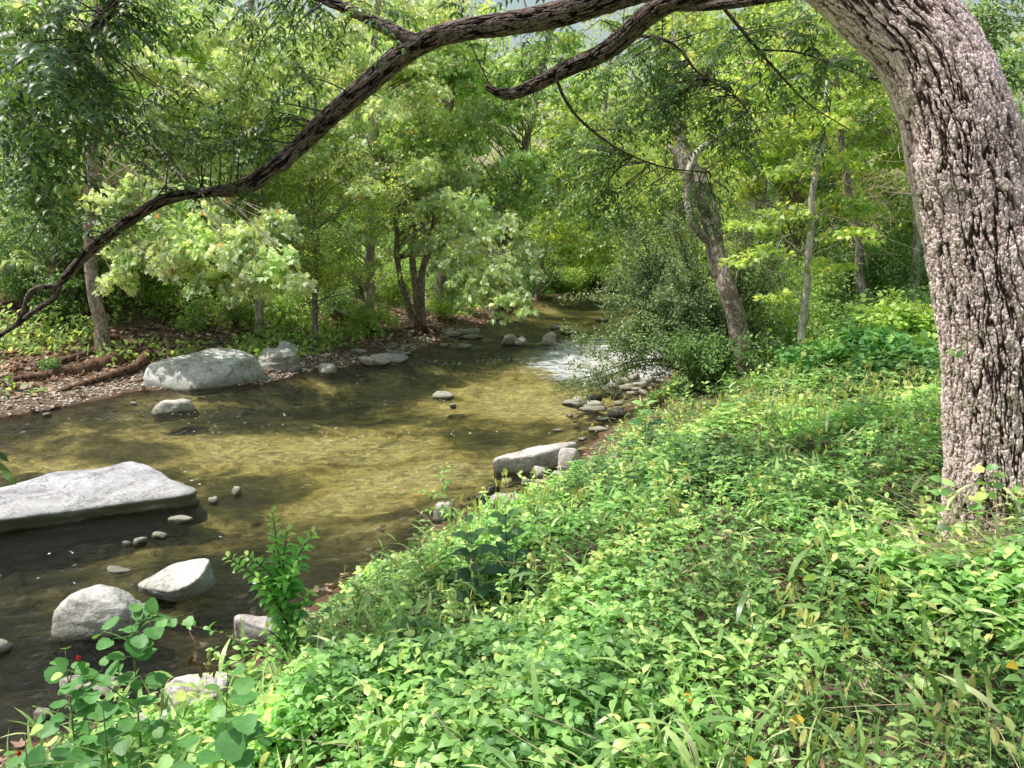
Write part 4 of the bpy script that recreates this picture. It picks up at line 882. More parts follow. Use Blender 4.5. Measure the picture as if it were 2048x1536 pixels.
# undergrowth of the far bank
x, y = scatter(170000, -26, 10, 13, 46, 17); i_, dl, dr = cre(x, y)
cl = vnoise3(xy3(x * .55, y * .55, 8)) + .35 * vnoise3(xy3(x * 2, y * 2, 2))
k = (~i_) & (dl < dr) & in_view(x, y, 1) & (dl > .8) & (cl > 0.28 - .07 * dl); x, y, dl = x[k], y[k], dl[k]; n = len(x)
P_ = np.stack([x, y, H(x, y) + RNG.random(n) ** 1.3 * np.clip(dl * .14, .1, 1.6)], -1); mb = MB()
mb.leaves(RHOMB, P_, rv(n) + UP * .1, UP + rv(n, .5), RNG.uniform(.08, .16, n) * (1 + .02 * y))
tag(mb.build('undergrowth', M['lf_mid']), 'low green undergrowth on the far bank', None, kind='stuff')
# undergrowth at the back of the right bank
x, y = scatter(90000, 2, 20, 11, 34, 18); i_, dl, dr = cre(x, y)
k = (~i_) & (dr < dl) & in_view(x, y, 1) & (dr > 1.0) & (vnoise3(xy3(x * .6, y * .6, 5)) > -.2); x, y = x[k], y[k]; n = len(x)
P_ = np.stack([x, y, H(x, y) + RNG.random(n) ** 1.3 * .8], -1); mb = MB()
mb.leaves(RHOMB, P_, rv(n) + UP * .1, UP + rv(n, .5), RNG.uniform(.06, .12, n))
tag(mb.build('bushy_undergrowth', M['lf_dark']), kind='stuff')
# ================================================================== the big leaning tree at the right, its limbs and sprays
def PX(pts): return [aty(px, py, y) for px, py, y in pts]
bz = H1(2.62, 3.95)
base = np.array([2.62, 3.95, bz])
T0 = thing('leaning_tree', base, 'huge leaning tree with deeply fissured pinkish grey bark and long arching limbs', 'tree')
def child(mb, name, mats, smooth=True, root=None, at=None):
    root = root or T0
    o = mb.build(name, mats, parent=root, smooth=smooth)
    o.matrix_parent_inverse = root.matrix_world.inverted() if False else o.matrix_parent_inverse
    o.location = -Vector(root.location)
    return o
mb = MB()
tp = PX([(2015, 1170, 3.95), (2014, 1090, 3.95), (2012, 950, 3.95), (2004, 760, 3.95), (1986, 586, 3.95), (1949, 390, 3.98), (1910, 234, 4.0), (1868, 129, 4.03), (1832, 74, 4.05), (1764, 0, 4.1), (1680, -80, 4.15), (1560, -190, 4.2)])
rd_ = np.array([116, 110, 107, 105, 102, 98, 91, 86, 84, 83, 82, 80]) / F * 4.05
bark_tube(mb, tp, rd_, around=620, step=0.0038, cellw=0.026, cellh=0.075, depth=0.027, seed=2.0, flare=0.50)
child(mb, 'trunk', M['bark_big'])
def px_limb(pts, wid, around, seed, cellw=.022, cellh=.045, depth=.014, step=.006, knobs=(), name='limb'):
    P = PX(pts); R = [w / 2 / F * p[2] for w, p in zip(wid, pts)]
    mb = MB(); bark_tube(mb, P, R, around=around, step=step, cellw=cellw, cellh=cellh, depth=depth, seed=seed, knobs=knobs)
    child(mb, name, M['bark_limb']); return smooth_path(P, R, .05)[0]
skel = []
skel.append(px_limb([(1640, -130, 4.15), (1440, -80, 4.3), (1290, -32, 4.42), (1195, 2, 4.47), (1120, 28, 4.5), (1040, 44, 4.53), (957, 55, 4.55), (880, 70, 4.6), (805, 108, 4.65), (710, 190, 4.7), (640, 250, 4.75), (590, 302, 4.8), (540, 340, 4.8), (490, 376, 4.85), (420, 384, 4.9), (330, 398, 4.9), (250, 448, 4.95), (185, 495, 5.0), (140, 545, 5.0), (112, 575, 5.0)],
       [88, 70, 56, 50, 46, 42, 38, 38, 41, 38, 34, 30, 28, 30, 19, 20, 20, 20, 16, 12], 190, 3, knobs=[(3.3, 1.0, .06, .025), (2.2, 4.0, .05, .016), (1.3, 2.0, .04, .02), (2.8, 5.0, .03, .018)]))
skel.append(px_limb([(112, 575, 5.0), (75, 570, 5.0), (48, 590, 5.02), (52, 625, 5.02), (30, 650, 5.05)], [12, 10, 8, 7, 5], 60, 5, cellw=.012, cellh=.03, depth=.004, name='branch'))
skel.append(px_limb([(120, 560, 5.0), (125, 590, 5.0), (88, 608, 5.05), (40, 645, 5.1), (-30, 690, 5.15)], [12, 11, 10, 9, 8], 60, 6, cellw=.012, cellh=.03, depth=.004, name='branch'))
skel.append(px_limb([(845, 90, 4.62), (800, 70, 4.63), (740, 38, 4.65), (680, 12, 4.7), (600, -25, 4.8)], [30, 25, 22, 20, 18], 90, 7, name='branch'))
skel.append(px_limb([(1500, -60, 4.3), (1400, -20, 4.5), (1320, 10, 4.75), (1260, 62, 4.9), (1215, 102, 5.0), (1150, 130, 5.1), (1095, 156, 5.2), (1050, 180, 5.25), (1010, 196, 5.3), (988, 190, 5.3), (972, 172, 5.3)],
       [56, 45, 37, 37, 34, 30, 28, 23, 21, 15, 11], 130, 8))
skel.append(px_limb([(1700, -40, 4.2), (1500, 0, 4.7), (1420, 10, 4.9), (1350, 14, 5.0), (1300, 6, 4.95)], [30, 22, 20, 17, 14], 70, 9, cellw=.014, cellh=.03, depth=.005, name='branch'))
skel.append(px_limb([(255, -30, 4.3), (220, 20, 4.35), (170, 75, 4.4), (140, 120, 4.45), (110, 170, 4.5), (80, 215, 4.55)], [24, 22, 18, 14, 10, 6], 60, 10, cellw=.014, cellh=.03, depth=.005, name='branch'))
skel.append(px_limb([(1235, 78, 5.0), (1290, 72, 5.3), (1350, 90, 5.6), (1400, 150, 5.9), (1470, 190, 6.2), (1520, 260, 6.4)], [7, 6, 5, 4, 3, 2], 24, 11, cellw=.012, cellh=.03, depth=.003, name='branch'))
skel.append(px_limb([(1110, 150, 5.2), (1125, 190, 5.3), (1160, 240, 5.5), (1240, 300, 5.8), (1330, 335, 6.1), (1420, 345, 6.4)], [7, 6, 5, 4, 3, 2], 24, 12, cellw=.012, cellh=.03, depth=.003, name='branch'))
skel.append(px_limb([(1450, 20, 5.0), (1500, 80, 5.2), (1560, 150, 5.4), (1620, 210, 5.6), (1700, 260, 5.8)], [7, 6, 5, 3, 2], 24, 13, cellw=.012, cellh=.03, depth=.003, name='branch'))
skel.append(px_limb([(1525, 100, 5.3), (1600, 105, 5.4), (1680, 135, 5.5), (1760, 165, 5.6)], [4, 4, 3, 2], 20, 14, cellw=.012, cellh=.03, depth=.003, name='branch'))
SK = np.concatenate(skel)
# compound leaf sprays: twigs start on the limb nearest to the target point, droop to it and carry pinnate leaves
def pinnate(mo, mr, base, d, L, npair, lsize, rnd):
    side = unit(np.cross(d, UP) + 1e-3)
    t = np.linspace(.18, 1, npair)
    P = base + d * (L * t)[:, None] - UP * (L * .28 * t ** 2)[:, None]
    tube(mr, np.vstack([base, P[npair // 2], P[-1]]), [.0016, .0012, .0008], 3, .1, cap=False)
    tang = unit(d - UP * .5)
    for sgn in (1, -1):
        dd = side * sgn + tang * .55 - UP * .18 + rv(npair, .10)
        mo.append((P, dd, np.tile(UP * .9 + tang * .25, (npair, 1)) + rv(npair, .22), lsize * (1 - .25 * np.abs(t - .55)) * RNG.uniform(.85, 1.1, npair), np.clip(rnd + RNG.normal(0, .08, npair), 0, 1)))
    mo.append((P[-1:], (d - UP * .6)[None], UP[None] * 1.0 + rv(1, .2), np.array([lsize]), np.array([rnd])))
def flush(mb, mo, tm, mat=0):
    mb.leaves(tm, np.concatenate([m[0] for m in mo]), np.concatenate([m[1] for m in mo]), np.concatenate([m[2] for m in mo]), np.concatenate([m[3] for m in mo]), rnd=np.concatenate([m[4] for m in mo]), mat=mat)
mo, mtw = [], MB()
# (px, py, spread x, spread y, distance, spread, number of twigs, leaflet length)
REG = [(80, 60, 110, 60, 4.2, .4, 15, .075), (60, 210, 90, 60, 3.9, .4, 10, .088), (120, 300, 90, 60, 4.3, .4, 10, .080), (60, 400, 70, 60, 4.4, .4, 8, .070), (20, 540, 30, 30, 4.3, .4, 2, .080),
       (190, 150, 70, 60, 4.9, .4, 9, .056), (270, 60, 80, 50, 4.9, .5, 8, .055), (330, 30, 90, 40, 5.0, .4, 7, .055), (250, 220, 60, 60, 5.0, .3, 7, .055), (400, 280, 110, 45, 5.0, .3, 17, .062), (480, 240, 70, 60, 5.0, .3, 10, .062), (330, 330, 60, 35, 5.0, .3, 6, .060),
       (560, 120, 60, 60, 4.9, .3, 5, .055), (640, 100, 60, 40, 4.9, .3, 5, .055), (740, 25, 50, 25, 4.5, .3, 4, .060), (540, 30, 80, 30, 4.7, .3, 6, .060), (500, 400, 60, 20, 4.9, .2, 3, .05), (110, 450, 50, 25, 5.0, .3, 4, .06),
       (1100, 60, 60, 40, 5.0, .4, 5, .06), (1030, 145, 25, 15, 5.3, .1, 2, .06), (1200, 150, 50, 30, 5.4, .4, 5, .06), (1330, 130, 90, 50, 6.0, .6, 16, .065), (1450, 90, 90, 60, 5.6, .6, 13, .066),
       (1300, 230, 90, 50, 6.3, .5, 16, .066), (1200, 310, 80, 60, 6.4, .5, 13, .066), (1150, 380, 70, 50, 6.4, .5, 10, .062), (1420, 240, 80, 50, 6.5, .5, 13, .066), (1350, 400, 70, 50, 6.6, .5, 8, .062), (1450, 310, 70, 60, 6.6, .4, 9, .062), (1240, 430, 60, 40, 6.5, .4, 6, .06),
       (1600, 60, 70, 40, 5.5, .4, 10, .066), (1650, 150, 70, 40, 5.6, .4, 9, .066), (1560, 220, 60, 40, 5.8, .4, 6, .06), (1990, 60, 60, 50, 5.5, .5, 10, .066), (2010, 130, 40, 30, 5.3, .5, 5, .066), (1250, -50, 500, 30, 5.0, .8, 6, .06)]
for (px, py, sx_, sy_, yy, sp, nt, ls) in REG:
    for _ in range(nt):
        tgt = aty(px + RNG.normal(0, sx_ * .6), py + RNG.normal(0, sy_ * .6), yy + RNG.normal(0, sp * .6))
        dd = np.linalg.norm((SK - tgt) * [1, 1, .8], axis=1) + np.where(SK[:, 2] < tgt[2], .4, 0); k = np.argmin(dd + RNG.random(len(SK)) * .15)
        s = SK[k]; L = np.linalg.norm(tgt - s)
        if L > 2.2: s = tgt + unit(s - tgt) * RNG.uniform(.6, 1.1) + UP * .25; L = np.linalg.norm(tgt - s)
        mid = (s + tgt) / 2 + UP * L * .12 + rv(1, L * .07)[0]; m2 = s * .25 + tgt * .75 + UP * L * .06 + rv(1, L * .05)[0]
        Q = tube(mtw, [s, mid, m2, tgt], [.004 + .0018 * L, .0032, .002, .0012], 5, .05, cap=False)
        nl = max(4, int(5 + L * 4)); rn0 = np.clip(RNG.normal(.42, .22), 0, 1)
        ts = np.unique(np.clip((len(Q) - 1) * (1 - RNG.random(nl) ** 1.6 * .75), 0, len(Q) - 1).astype(int)); ts = np.append(ts, len(Q) - 1)
        for t in ts:
            ax = unit(Q[min(t + 1, len(Q) - 1)] - Q[max(t - 1, 0)]) ; o = rv(1)[0]; o[2] *= .35
            d = unit(ax * .5 + unit(o) * .9)
            pinnate(mo, mtw, Q[t], d, ls * RNG.uniform(2.2, 3.4), RNG.integers(4, 7), ls, np.clip(rn0 + RNG.normal(0, .12), 0, 1))
LFL = T_oval(.16, .14, .04)
mb = MB(); flush(mb, mo, LFL); child(mb, 'crown', M['lf_big']); child(mtw, 'twigs', M['twig_dark'])
# creeper on the trunk
mb, mt, STM = MB(), MB(), []
for pts in ([(1890, 1075, 3.55), (1925, 1010, 3.58), (1958, 960, 3.6), (1990, 955, 3.62), (2040, 990, 3.66)], [(2050, 1080, 3.55), (2020, 1030, 3.6), (2000, 985, 3.6), (1985, 930, 3.62)], [(1700 + 170, 720, 3.72), (1925, 690, 3.64), (1960, 662, 3.62), (2010, 655, 3.64)], [(1880, 1090, 3.5), (1870, 1000, 3.6), (1885, 950, 3.7)]):
    P = PX(pts); mt = MB(); Q = tube(mt, P, [.003] * (len(P) - 1) + [.001], 4, .04); STM.append(mt)
    sp = 4 if pts[1][1] < 700 else 1
    idx = np.arange(2, len(Q), 2 * sp); q = Q[idx] + rv(len(idx), .02) - np.array([0, .03, 0])
    for da in (-1, 1): mb.leaves(OVALW, q, np.array([da * .9, -.3, .1]) + rv(len(q), .35), np.array([0, -.75, .6]) + rv(len(q), .25), RNG.uniform(.045, .075, len(q)))
tc_ = thing('creeper', PX([(1990, 1070, 3.6)])[0], 'green leafed creeper climbing the fissured bark of the huge leaning tree', 'vine')
child(mb, 'leaves', M['lf_bank'], root=tc_)
for q_ in STM: child(q_, 'stem', M['stem_green'], root=tc_)

# ================================================================== woodland trees
def forest_tree(name, label, group, trunk, radii, clusters, tm, leaf, lmat, bmat, per=90, flat=.55, droop=.25, limb_r=.03, sides=10, limbs=True, cat='tree', wob=.03, seed=0, nrm_tilt=.85, pend=False):
    """trunk: world points; clusters: array (x, y, z, r). Limbs run from the trunk to every cluster."""
    rg = np.random.default_rng(seed + 500)
    root = thing(name, trunk[0], label, cat, group)
    mt = MB(); Q = tube(mt, trunk, radii, sides, .15, wob=wob, seed=seed)
    C = np.asarray(clusters, float)
    C = C[C[:, 2] < CAMZ + C[:, 1] * .275 + .9 * rg.random(len(C))]
    if limbs:
        for c in C:
            dz = c[2] - Q[:, 2]; hd = np.hypot(Q[:, 0] - c[0], Q[:, 1] - c[1])
            cost = np.abs(dz - hd * .55) if not pend else np.abs(Q[:, 2] - np.maximum(c[2] + .2 + hd * .1, Q[0, 2] + 2.2)) + .02 * np.arange(len(Q)) * 0 + rg.random(len(Q)) * .3
            k = int(np.argmin(cost[1:])) + 1; s = Q[k]; L = np.linalg.norm(c[:3] - s)
            mid = (s + c[:3]) / 2 + UP * L * (.10 if not pend else .22) + rg.normal(0, L * .06, 3)
            m1 = s * .7 + c[:3] * .3 + UP * L * (.06 if not pend else .2) + rg.normal(0, L * .05, 3); tube(mt, [s, m1, mid, c[:3]], [min(limb_r * (.4 + L * .11), np.max(radii) * .45), limb_r * .5, limb_r * .35, limb_r * .15], 5, .2, cap=False)
            for _ in range(2):
                e = c[:3] + rg.normal(0, 1, 3) * c[3] * .55; tube(mt, [mid * .35 + c[:3] * .65, (c[:3] + e) / 2 + UP * .05, e], [limb_r * .4, limb_r * .25, limb_r * .1], 4, .3, cap=False)
    child(mt, 'trunk', bmat, root=root)
    n = (per * (C[:, 3] / np.median(C[:, 3])) ** 2).astype(int); n = np.maximum(n, 8)
    c = np.repeat(C, n, 0); m = len(c)
    u = unit(rg.normal(0, 1, (m, 3))); rad = c[:, 3:4] * rg.random((m, 1)) ** .42
    # leaves sit on short twigs: gather them on a few spokes in each cluster, which leaves gaps between
    sp_id = rg.integers(0, 9, m); key = (np.repeat(np.arange(len(C)), n) * 9 + sp_id)
    spoke = unit(rg.normal(0, 1, (len(C) * 9, 3)))[key]; u = unit(u * .42 + spoke)
    off = u * rad * [1, 1, flat]; off[:, 2] -= droop * (np.hypot(off[:, 0], off[:, 1]) ** 2) / c[:, 3]
    P = c[:, :3] + off
    d = unit(off * [1, 1, .4]) * .8 + rg.normal(0, .45, (m, 3)) - UP * (droop + .15)
    nr = UP * .85 + rg.normal(0, nrm_tilt, (m, 3))
    rn = np.clip(rg.normal(.56, .24, m) + .30 * (np.repeat(rg.random(len(C)), n) - .5), 0, .93); rn = np.where(rg.random(m) > .993, 1.0, rn)
    mb = MB(); mb.leaves(tm, P, d, nr, leaf * rg.uniform(.65, 1.2, m), rnd=rn)
    child(mb, 'crown', lmat, root=root)
    return root

def crown_pts(c, r, n, seed, cr=(.5, .9), low=-1.0, hollow=.45):
    rg = np.random.default_rng(seed); out = []
    while len(out) < n:
        v = rg.uniform(-1, 1, 3); q = np.linalg.norm(v)
        if q > 1 or q < hollow or v[2] < low: continue
        out.append((c[0] + v[0] * r[0], c[1] + v[1] * r[1], c[2] + v[2] * r[2], rg.uniform(*cr)))
    return out

def up_trunk(x, y, h, lean=(0, 0), n=6, seed=0, dip=.05):
    rg = np.random.default_rng(seed); z = H1(x, y) - dip
    t = np.linspace(0, 1, n)
    return [np.array([x + lean[0] * a ** 1.3 + rg.normal(0, .10) * a, y + lean[1] * a + rg.normal(0, .10) * a, z + h * a]) for a in t]

# --- far bank, front row
g = ground_at(207, 716)
tr = [g - [0, 0, .1]] + PX([(203, 660, g[1]), (188, 590, g[1]), (181, 520, g[1] + .05), (180, 420, g[1] + .1), (182, 330, g[1] + .1), (186, 230, g[1] + .1), (200, 110, g[1] + .1), (195, -20, g[1])])
cl = crown_pts((g[0] - .3, g[1] + 1.6, 6.2), (2.6, 1.2, 2.2), 20, 1) + \
     [tuple(aty(px, py, yy)) + (r,) for px, py, yy, r in [(250, 430, 15, .55), (330, 450, 14.4, .6), (400, 480, 14, .55), (470, 500, 13.8, .5), (530, 520, 13.6, .45), (580, 545, 13.5, .35), (450, 545, 14, .4), (300, 510, 14.6, .5), (370, 530, 14.2, .45), (255, 540, 15, .35), (460, 590, 13.9, .25), (420, 430, 14.6, .5), (340, 400, 15, .6), (500, 450, 14.2, .5), (240, 480, 15.4, .5), (600, 560, 13.4, .3), (560, 510, 13.6, .4), (500, 570, 13.7, .35), (410, 560, 14, .4), (230, 560, 15, .4), (210, 400, 15, .5), (290, 370, 15, .6), (470, 470, 14, .5), (350, 490, 14.2, .5), (270, 500, 14.8, .45), (390, 380, 15, .6), (550, 440, 14.6, .5)]]
forest_tree('sycamore_tree', 'sycamore with a mottled white trunk rooted beside the brown log', None, tr, [.19, .14, .135, .13, .125, .12, .12, .10, .08], cl, STAR, .12, M['lf_pale'], M['bark_syc'], per=300, droop=.55, limb_r=.026, sides=18, wob=.02, seed=1, pend=True)
g = ground_at(838, 660)
stems = [[(838, 660), (812, 600), (795, 520), (790, 440), (770, 340), (740, 200)], [(842, 655), (828, 560), (826, 470), (835, 400), (850, 300), (840, 150)], [(846, 655), (842, 560), (862, 480), (880, 330), (897, 250), (915, 120), (925, 0)]]
root = None
def multi_stem(name, label, stems, y0, rad, cl, tm, leaf, lmat, bmat, per, seed, **kw):
    tr = PX([(a, b, y0 + .12 * i) for i, (a, b) in enumerate(stems[0])])
    tr[0][2] = H1(tr[0][0], tr[0][1]) - .1
    r = forest_tree(name, label, None, tr, np.linspace(rad, rad * .45, len(tr)), cl, tm, leaf, lmat, bmat, per=per, seed=seed, **kw)
    for st in stems[1:]:
        P = PX([(a, b, y0 + .08 * i) for i, (a, b) in enumerate(st)]); P[0][2] = H1(P[0][0], P[0][1]) - .1
        m_ = MB(); tube(m_, P, np.linspace(rad * 1.05, rad * .4, len(P)), 10, .15, wob=.03, seed=seed + 3); child(m_, 'stem', bmat, root=r)
    return r
cl = crown_pts((g[0] + .2, g[1] + 1.6, 6.2), (3.1, 2.0, 3.3), 42, 2) + [tuple(aty(px, py, yy)) + (r,) for px, py, yy, r in
     [(900, 460, 20, .6), (950, 480, 19.5, .6), (1000, 520, 19, .55), (930, 540, 19.4, .55), (1030, 570, 18.6, .45), (985, 580, 19, .45), (1050, 610, 18.4, .32), (940, 590, 19.4, .4), (1000, 630, 18.7, .25), (880, 520, 20, .5), (970, 430, 20, .6), (1040, 480, 19.6, .6), (900, 580, 20, .35), (1060, 540, 19.2, .4), (860, 420, 20.4, .6), (920, 500, 19.6, .55), (960, 560, 19, .4), (1010, 550, 18.8, .45), (1040, 590, 18.5, .3), (890, 400, 20, .6), (1010, 440, 19.8, .6), (1000, 600, 18.7, .3), (850, 480, 20.2, .5), (940, 400, 20, .6)]]
r_ = multi_stem('sycamore_tree', 'many stemmed sycamore on the far shore whose leaves hang over the rapids', stems, g[1], .11, cl, STAR, .13, M['lf_pale'], M['bark_grey'], 250, 2, droop=.6, limb_r=.028, pend=True)
mr = MB()                                            # exposed roots at its foot
for k in range(16):
    a = RNG.uniform(-2.6, .5); L_ = RNG.uniform(.35, .95); o = np.array([math.cos(a), math.sin(a) * .9 - .2, 0])
    zz = g[2]; p1 = g + o * .18 + UP * RNG.uniform(.05, .25); p2 = g + o * L_ * .6 + [0, 0, -.05 + RNG.uniform(-.08, .1)]; p3 = g + o * L_; p3[2] = max(H1(p3[0], p3[1]), -.1) - .03
    tube(mr, [g + UP * .3, p1, p2 + rv(1, .05)[0], p3], [.07, .05, .032, .015], 6, .08)
child(mr, 'roots', M['bark_brown'], root=r_)

# named woodland trees: name, label, (x, y), height, lean, trunk radius, crown centre z and radii, clusters, template, leaf size, leaf, bark, leaves per cluster
TR = [
 ('sycamore_tree', 'slim pale barked sycamore seen through a gap under the arching limb', (-6.6, 19.5), 9, (.5, 0), .11, 5.2, (2.4, 1.8, 3.4), 34, STAR, .15, 'lf_pale', 'bark_pale', 120),
 ('sycamore_tree', 'broad pale green sycamore rising between the white trunk and the many stemmed tree', (-4.2, 22.0), 12, (.8, 0), .16, 6.6, (3.2, 2.2, 4.6), 50, STAR, .16, 'lf_pale', 'bark_pale', 120),
 ('elm_tree', 'fine leaved olive green tree behind the rough boulders of the far shore', (-5.0, 19.0), 6.0, (.2, 0), .08, 3.6, (1.9, 1.4, 2.2), 34, RHOMB, .085, 'lf_yel', 'bark_grey', 190),
 ('elm_tree', 'dark leaved tree at the left edge behind the log', (-11.5, 19.0), 9, (.3, 0), .15, 4.4, (3.0, 2.0, 3.6), 40, RHOMB, .12, 'lf_dark', 'bark_grey', 190),
 ('sycamore_tree', 'tall sycamore at the left edge above the dark leaved tree', (-13.5, 23.0), 13, (.8, 0), .2, 8.0, (3.6, 2.6, 4.4), 46, STAR, .18, 'lf_syc', 'bark_pale', 110),
 ('sycamore_tree', 'tall sycamore filling the sky left of the arching limb', (-8.6, 25.5), 13, (.6, 0), .2, 8.4, (3.8, 2.6, 4.8), 50, STAR, .18, 'lf_syc', 'bark_pale', 110),
 ('ash_tree', 'yellow green tree high behind the bend of the arching limb', (-2.6, 28.0), 14, (.4, 0), .2, 9.0, (3.8, 2.6, 4.8), 50, RHOMB, .16, 'lf_yel', 'bark_grey', 200),
 ('sycamore_tree', 'sycamore with a crooked trunk leaning right above the hanging leaves', (-.6, 27.0), 12, (2.6, -.5), .17, 7.0, (3.0, 2.4, 4.0), 46, STAR, .18, 'lf_syc', 'bark_grey', 120),
 ('elm_tree', 'small dark green tree at the water below the hanging sycamore leaves', (-.4, 31.0), 5, (.5, 0), .1, 2.2, (1.8, 1.4, 2.0), 24, RHOMB, .13, 'lf_dark', 'bark_grey', 200),
 ('ash_tree', 'yellowing tree leaning over the far bend of the creek', (1.2, 36.0), 9, (2.0, 0), .15, 5.2, (3.0, 2.2, 3.6), 46, STAR, .2, 'lf_yel', 'bark_grey', 130),
 ('elm_tree', 'round leafy tree where the creek disappears upstream', (2.6, 43.0), 8, (.4, 0), .18, 4.2, (2.6, 2.0, 3.0), 40, RHOMB, .18, 'lf_mid', 'bark_grey', 200),
 ('ash_tree', 'tall light green tree directly above the creek bend', (5.2, 46.5), 14, (.4, 0), .2, 6.6, (4.0, 2.4, 6.0), 64, RHOMB, .21, 'lf_yel', 'bark_grey', 200),
 ('ash_tree', 'pale willow like tree on the outer side of the creek bend', (9.5, 48.0), 11, (-.6, 0), .2, 5.2, (3.8, 2.4, 5.0), 56, RHOMB, .2, 'lf_mid', 'bark_grey', 200),
 # right bank
 ('ash_tree', 'yellow green young tree behind the leaning forked trunk', (6.2, 17.0), 9, (.4, 0), .11, 5.6, (2.6, 2.0, 3.8), 46, STAR, .095, 'lf_yel', 'bark_grey', 230),
 ('ash_tree', 'tall yellow green tree above the thin straight sapling', (7.8, 21.5), 12, (-.4, 0), .17, 8.0, (3.4, 2.4, 4.6), 50, STAR, .16, 'lf_yel', 'bark_grey', 140),
 ('elm_tree', 'leafy tree with a grey trunk framed by dark shade right of the sapling', None, 8, (-.6, 0), .10, 6.0, (2.4, 1.6, 2.6), 34, RHOMB, .11, 'lf_mid', 'bark_grey', 200),
 ('elm_tree', 'leafy tree with a straight pale trunk beside the huge leaning trunk', None, 8.5, (.1, 0), .10, 6.2, (2.4, 1.6, 2.6), 34, RHOMB, .11, 'lf_mid', 'bark_pale', 200),
 ('elm_tree', 'dark tree deep in the shade behind the two slim trunks', (11.0, 21.0), 9, (0, 0), .2, 3.8, (3.6, 1.8, 3.8), 56, RHOMB, .14, 'lf_dark', 'bark_grey', 220),
 ('elm_tree', 'dark tree at the back of the thicket behind the sapling', (8.0, 25.0), 10, (0, 0), .2, 4.2, (3.4, 1.8, 4.2), 56, RHOMB, .15, 'lf_dark', 'bark_grey', 220),
 ('ash_tree', 'bright yellow green tree showing past the right side of the huge trunk', (13.8, 17.5), 10, (0, 0), .2, 6.2, (3.4, 2.4, 3.6), 46, RHOMB, .12, 'lf_yel', 'bark_grey', 230),
 ('elm_tree', 'small leaved grey green tree overhanging the right shore upstream', (6.0, 25.5), 10, (-1.5, 0), .14, 5.4, (2.6, 2.0, 4.4), 56, RHOMB, .12, 'lf_yel', 'bark_grey', 220),
 ('elm_tree', 'tree standing on the right shore just before the creek bend', (8.6, 33.0), 11, (-1.0, 0), .16, 5.6, (3.0, 2.2, 5.0), 56, RHOMB, .16, 'lf_yel', 'bark_grey', 220),
]
rw = np.random.default_rng(321)
def wall(x0, x1, y0, y1, step, ya, yb, rr=.5, keep=.86, edge=None):
    out = []
    for px in np.arange(x0, x1, step):
        for py in np.arange(y0, y1, step * .85):
            if rw.random() > keep: continue
            X_, Y_ = px + rw.normal(0, step * .35), py + rw.normal(0, step * .35)
            out.append(tuple(aty(X_, Y_, rw.uniform(ya, yb))) + (rr * rw.uniform(.7, 1.25),))
    return out
EXTRA = {0: wall(180, 500, 60, 400, 52, 16.5, 18.2), 1: wall(430, 780, 60, 540, 52, 18.5, 20.5, .55), 2: wall(560, 800, 330, 560, 55, 17.5, 18.8, .42), 4: wall(-20, 230, 20, 330, 66, 18, 20, .6), 3: wall(-20, 160, 300, 560, 60, 16, 18, .5),
         7: wall(780, 1090, 40, 420, 54, 21.5, 24, .65), 6: wall(600, 960, -20, 200, 66, 22.5, 25, .65), 11: wall(1090, 1310, 200, 470, 62, 34, 38, 1.0, .8), 12: wall(1180, 1420, 330, 540, 62, 38, 42, 1.1, .8), 9: wall(1040, 1230, 380, 520, 60, 29, 32, .8),
         20: wall(1260, 1450, 130, 480, 60, 19, 21, .6, .8), 14: wall(1480, 1860, 60, 380, 62, 15.5, 18, .5, .8), 13: wall(1400, 1600, 200, 480, 60, 14, 15.5, .42, .7)}
g1, g2 = ground_at(1737, 655), ground_at(1828, 640)
for i, (nm, lb, xy, h, lean, r, zc, cr, nc, tm, lf, lm, bm_, per) in enumerate(TR):
    if xy is None:
        gg = g1 if 'framed by' in lb else g2
        yy = min(gg[1], 15.5); pxs = [(1740, 650), (1722, 560), (1716, 490), (1700, 400), (1680, 250), (1670, 100)] if 'framed by' in lb else [(1826, 640), (1830, 560), (1832, 470), (1828, 400), (1815, 250), (1805, 100)]
        tk = PX([(a, b, yy) for a, b in pxs]); tk[0][2] = H1(tk[0][0], tk[0][1]) - .1; cx, cy = tk[3][0], yy
    else:
        tk = up_trunk(xy[0], xy[1], h, lean, seed=i); cx, cy = xy[0] + lean[0] * .6, xy[1]
    zb = H1(cx, cy)
    cl = crown_pts((cx, cy, max(zc, 0) + zb * .8), cr, int(nc * .9), 30 + i, cr=(.5, .95), low=-.95) + EXTRA.get(i, [])
    forest_tree(nm, lb, None, tk, np.linspace(r, r * .4, len(tk)), cl, tm, lf * (.78 if tm is STAR else .85), M[lm], M[bm_], per=int(per * 1.35), seed=20 + i, droop=.35)

# leaning forked tree on the right shore
g = ground_at(1492, 742); yy = min(g[1], 12.0)
tk = PX([(1500, 745, yy), (1478, 660, yy), (1456, 590, yy), (1438, 520, yy + .1), (1420, 440, yy + .2), (1395, 370, yy + .3), (1372, 310, yy + .4), (1350, 240, yy + .5), (1325, 215, yy + .5)])
tk[0][2] = H1(tk[0][0], tk[0][1]) - .15
cl = crown_pts((tk[7][0] + .6, yy + .9, 5.7), (1.9, 1.4, 1.5), 16, 77)
r_ = forest_tree('leaning_tree', 'leaning pale trunked tree with a fork and a dark hollow on the right shore', None, tk, np.array([23, 19, 18, 18, 19, 19, 13, 10, 5]) / F * 12, cl, STAR, .08, M['lf_yel'], M['bark_fork'], per=190, seed=70, sides=20, wob=.03)
m_ = MB(); P = PX([(1412, 480, yy + .1), (1392, 455, yy), (1378, 420, yy), (1376, 380, yy + .1), (1362, 320, yy + .2), (1335, 290, yy + .3)]); tube(m_, P, np.array([8, 9, 8, 8, 7, 4]) / F * 12, 10, .1, wob=.01); child(m_, 'stem', M['bark_grey'], root=r_)
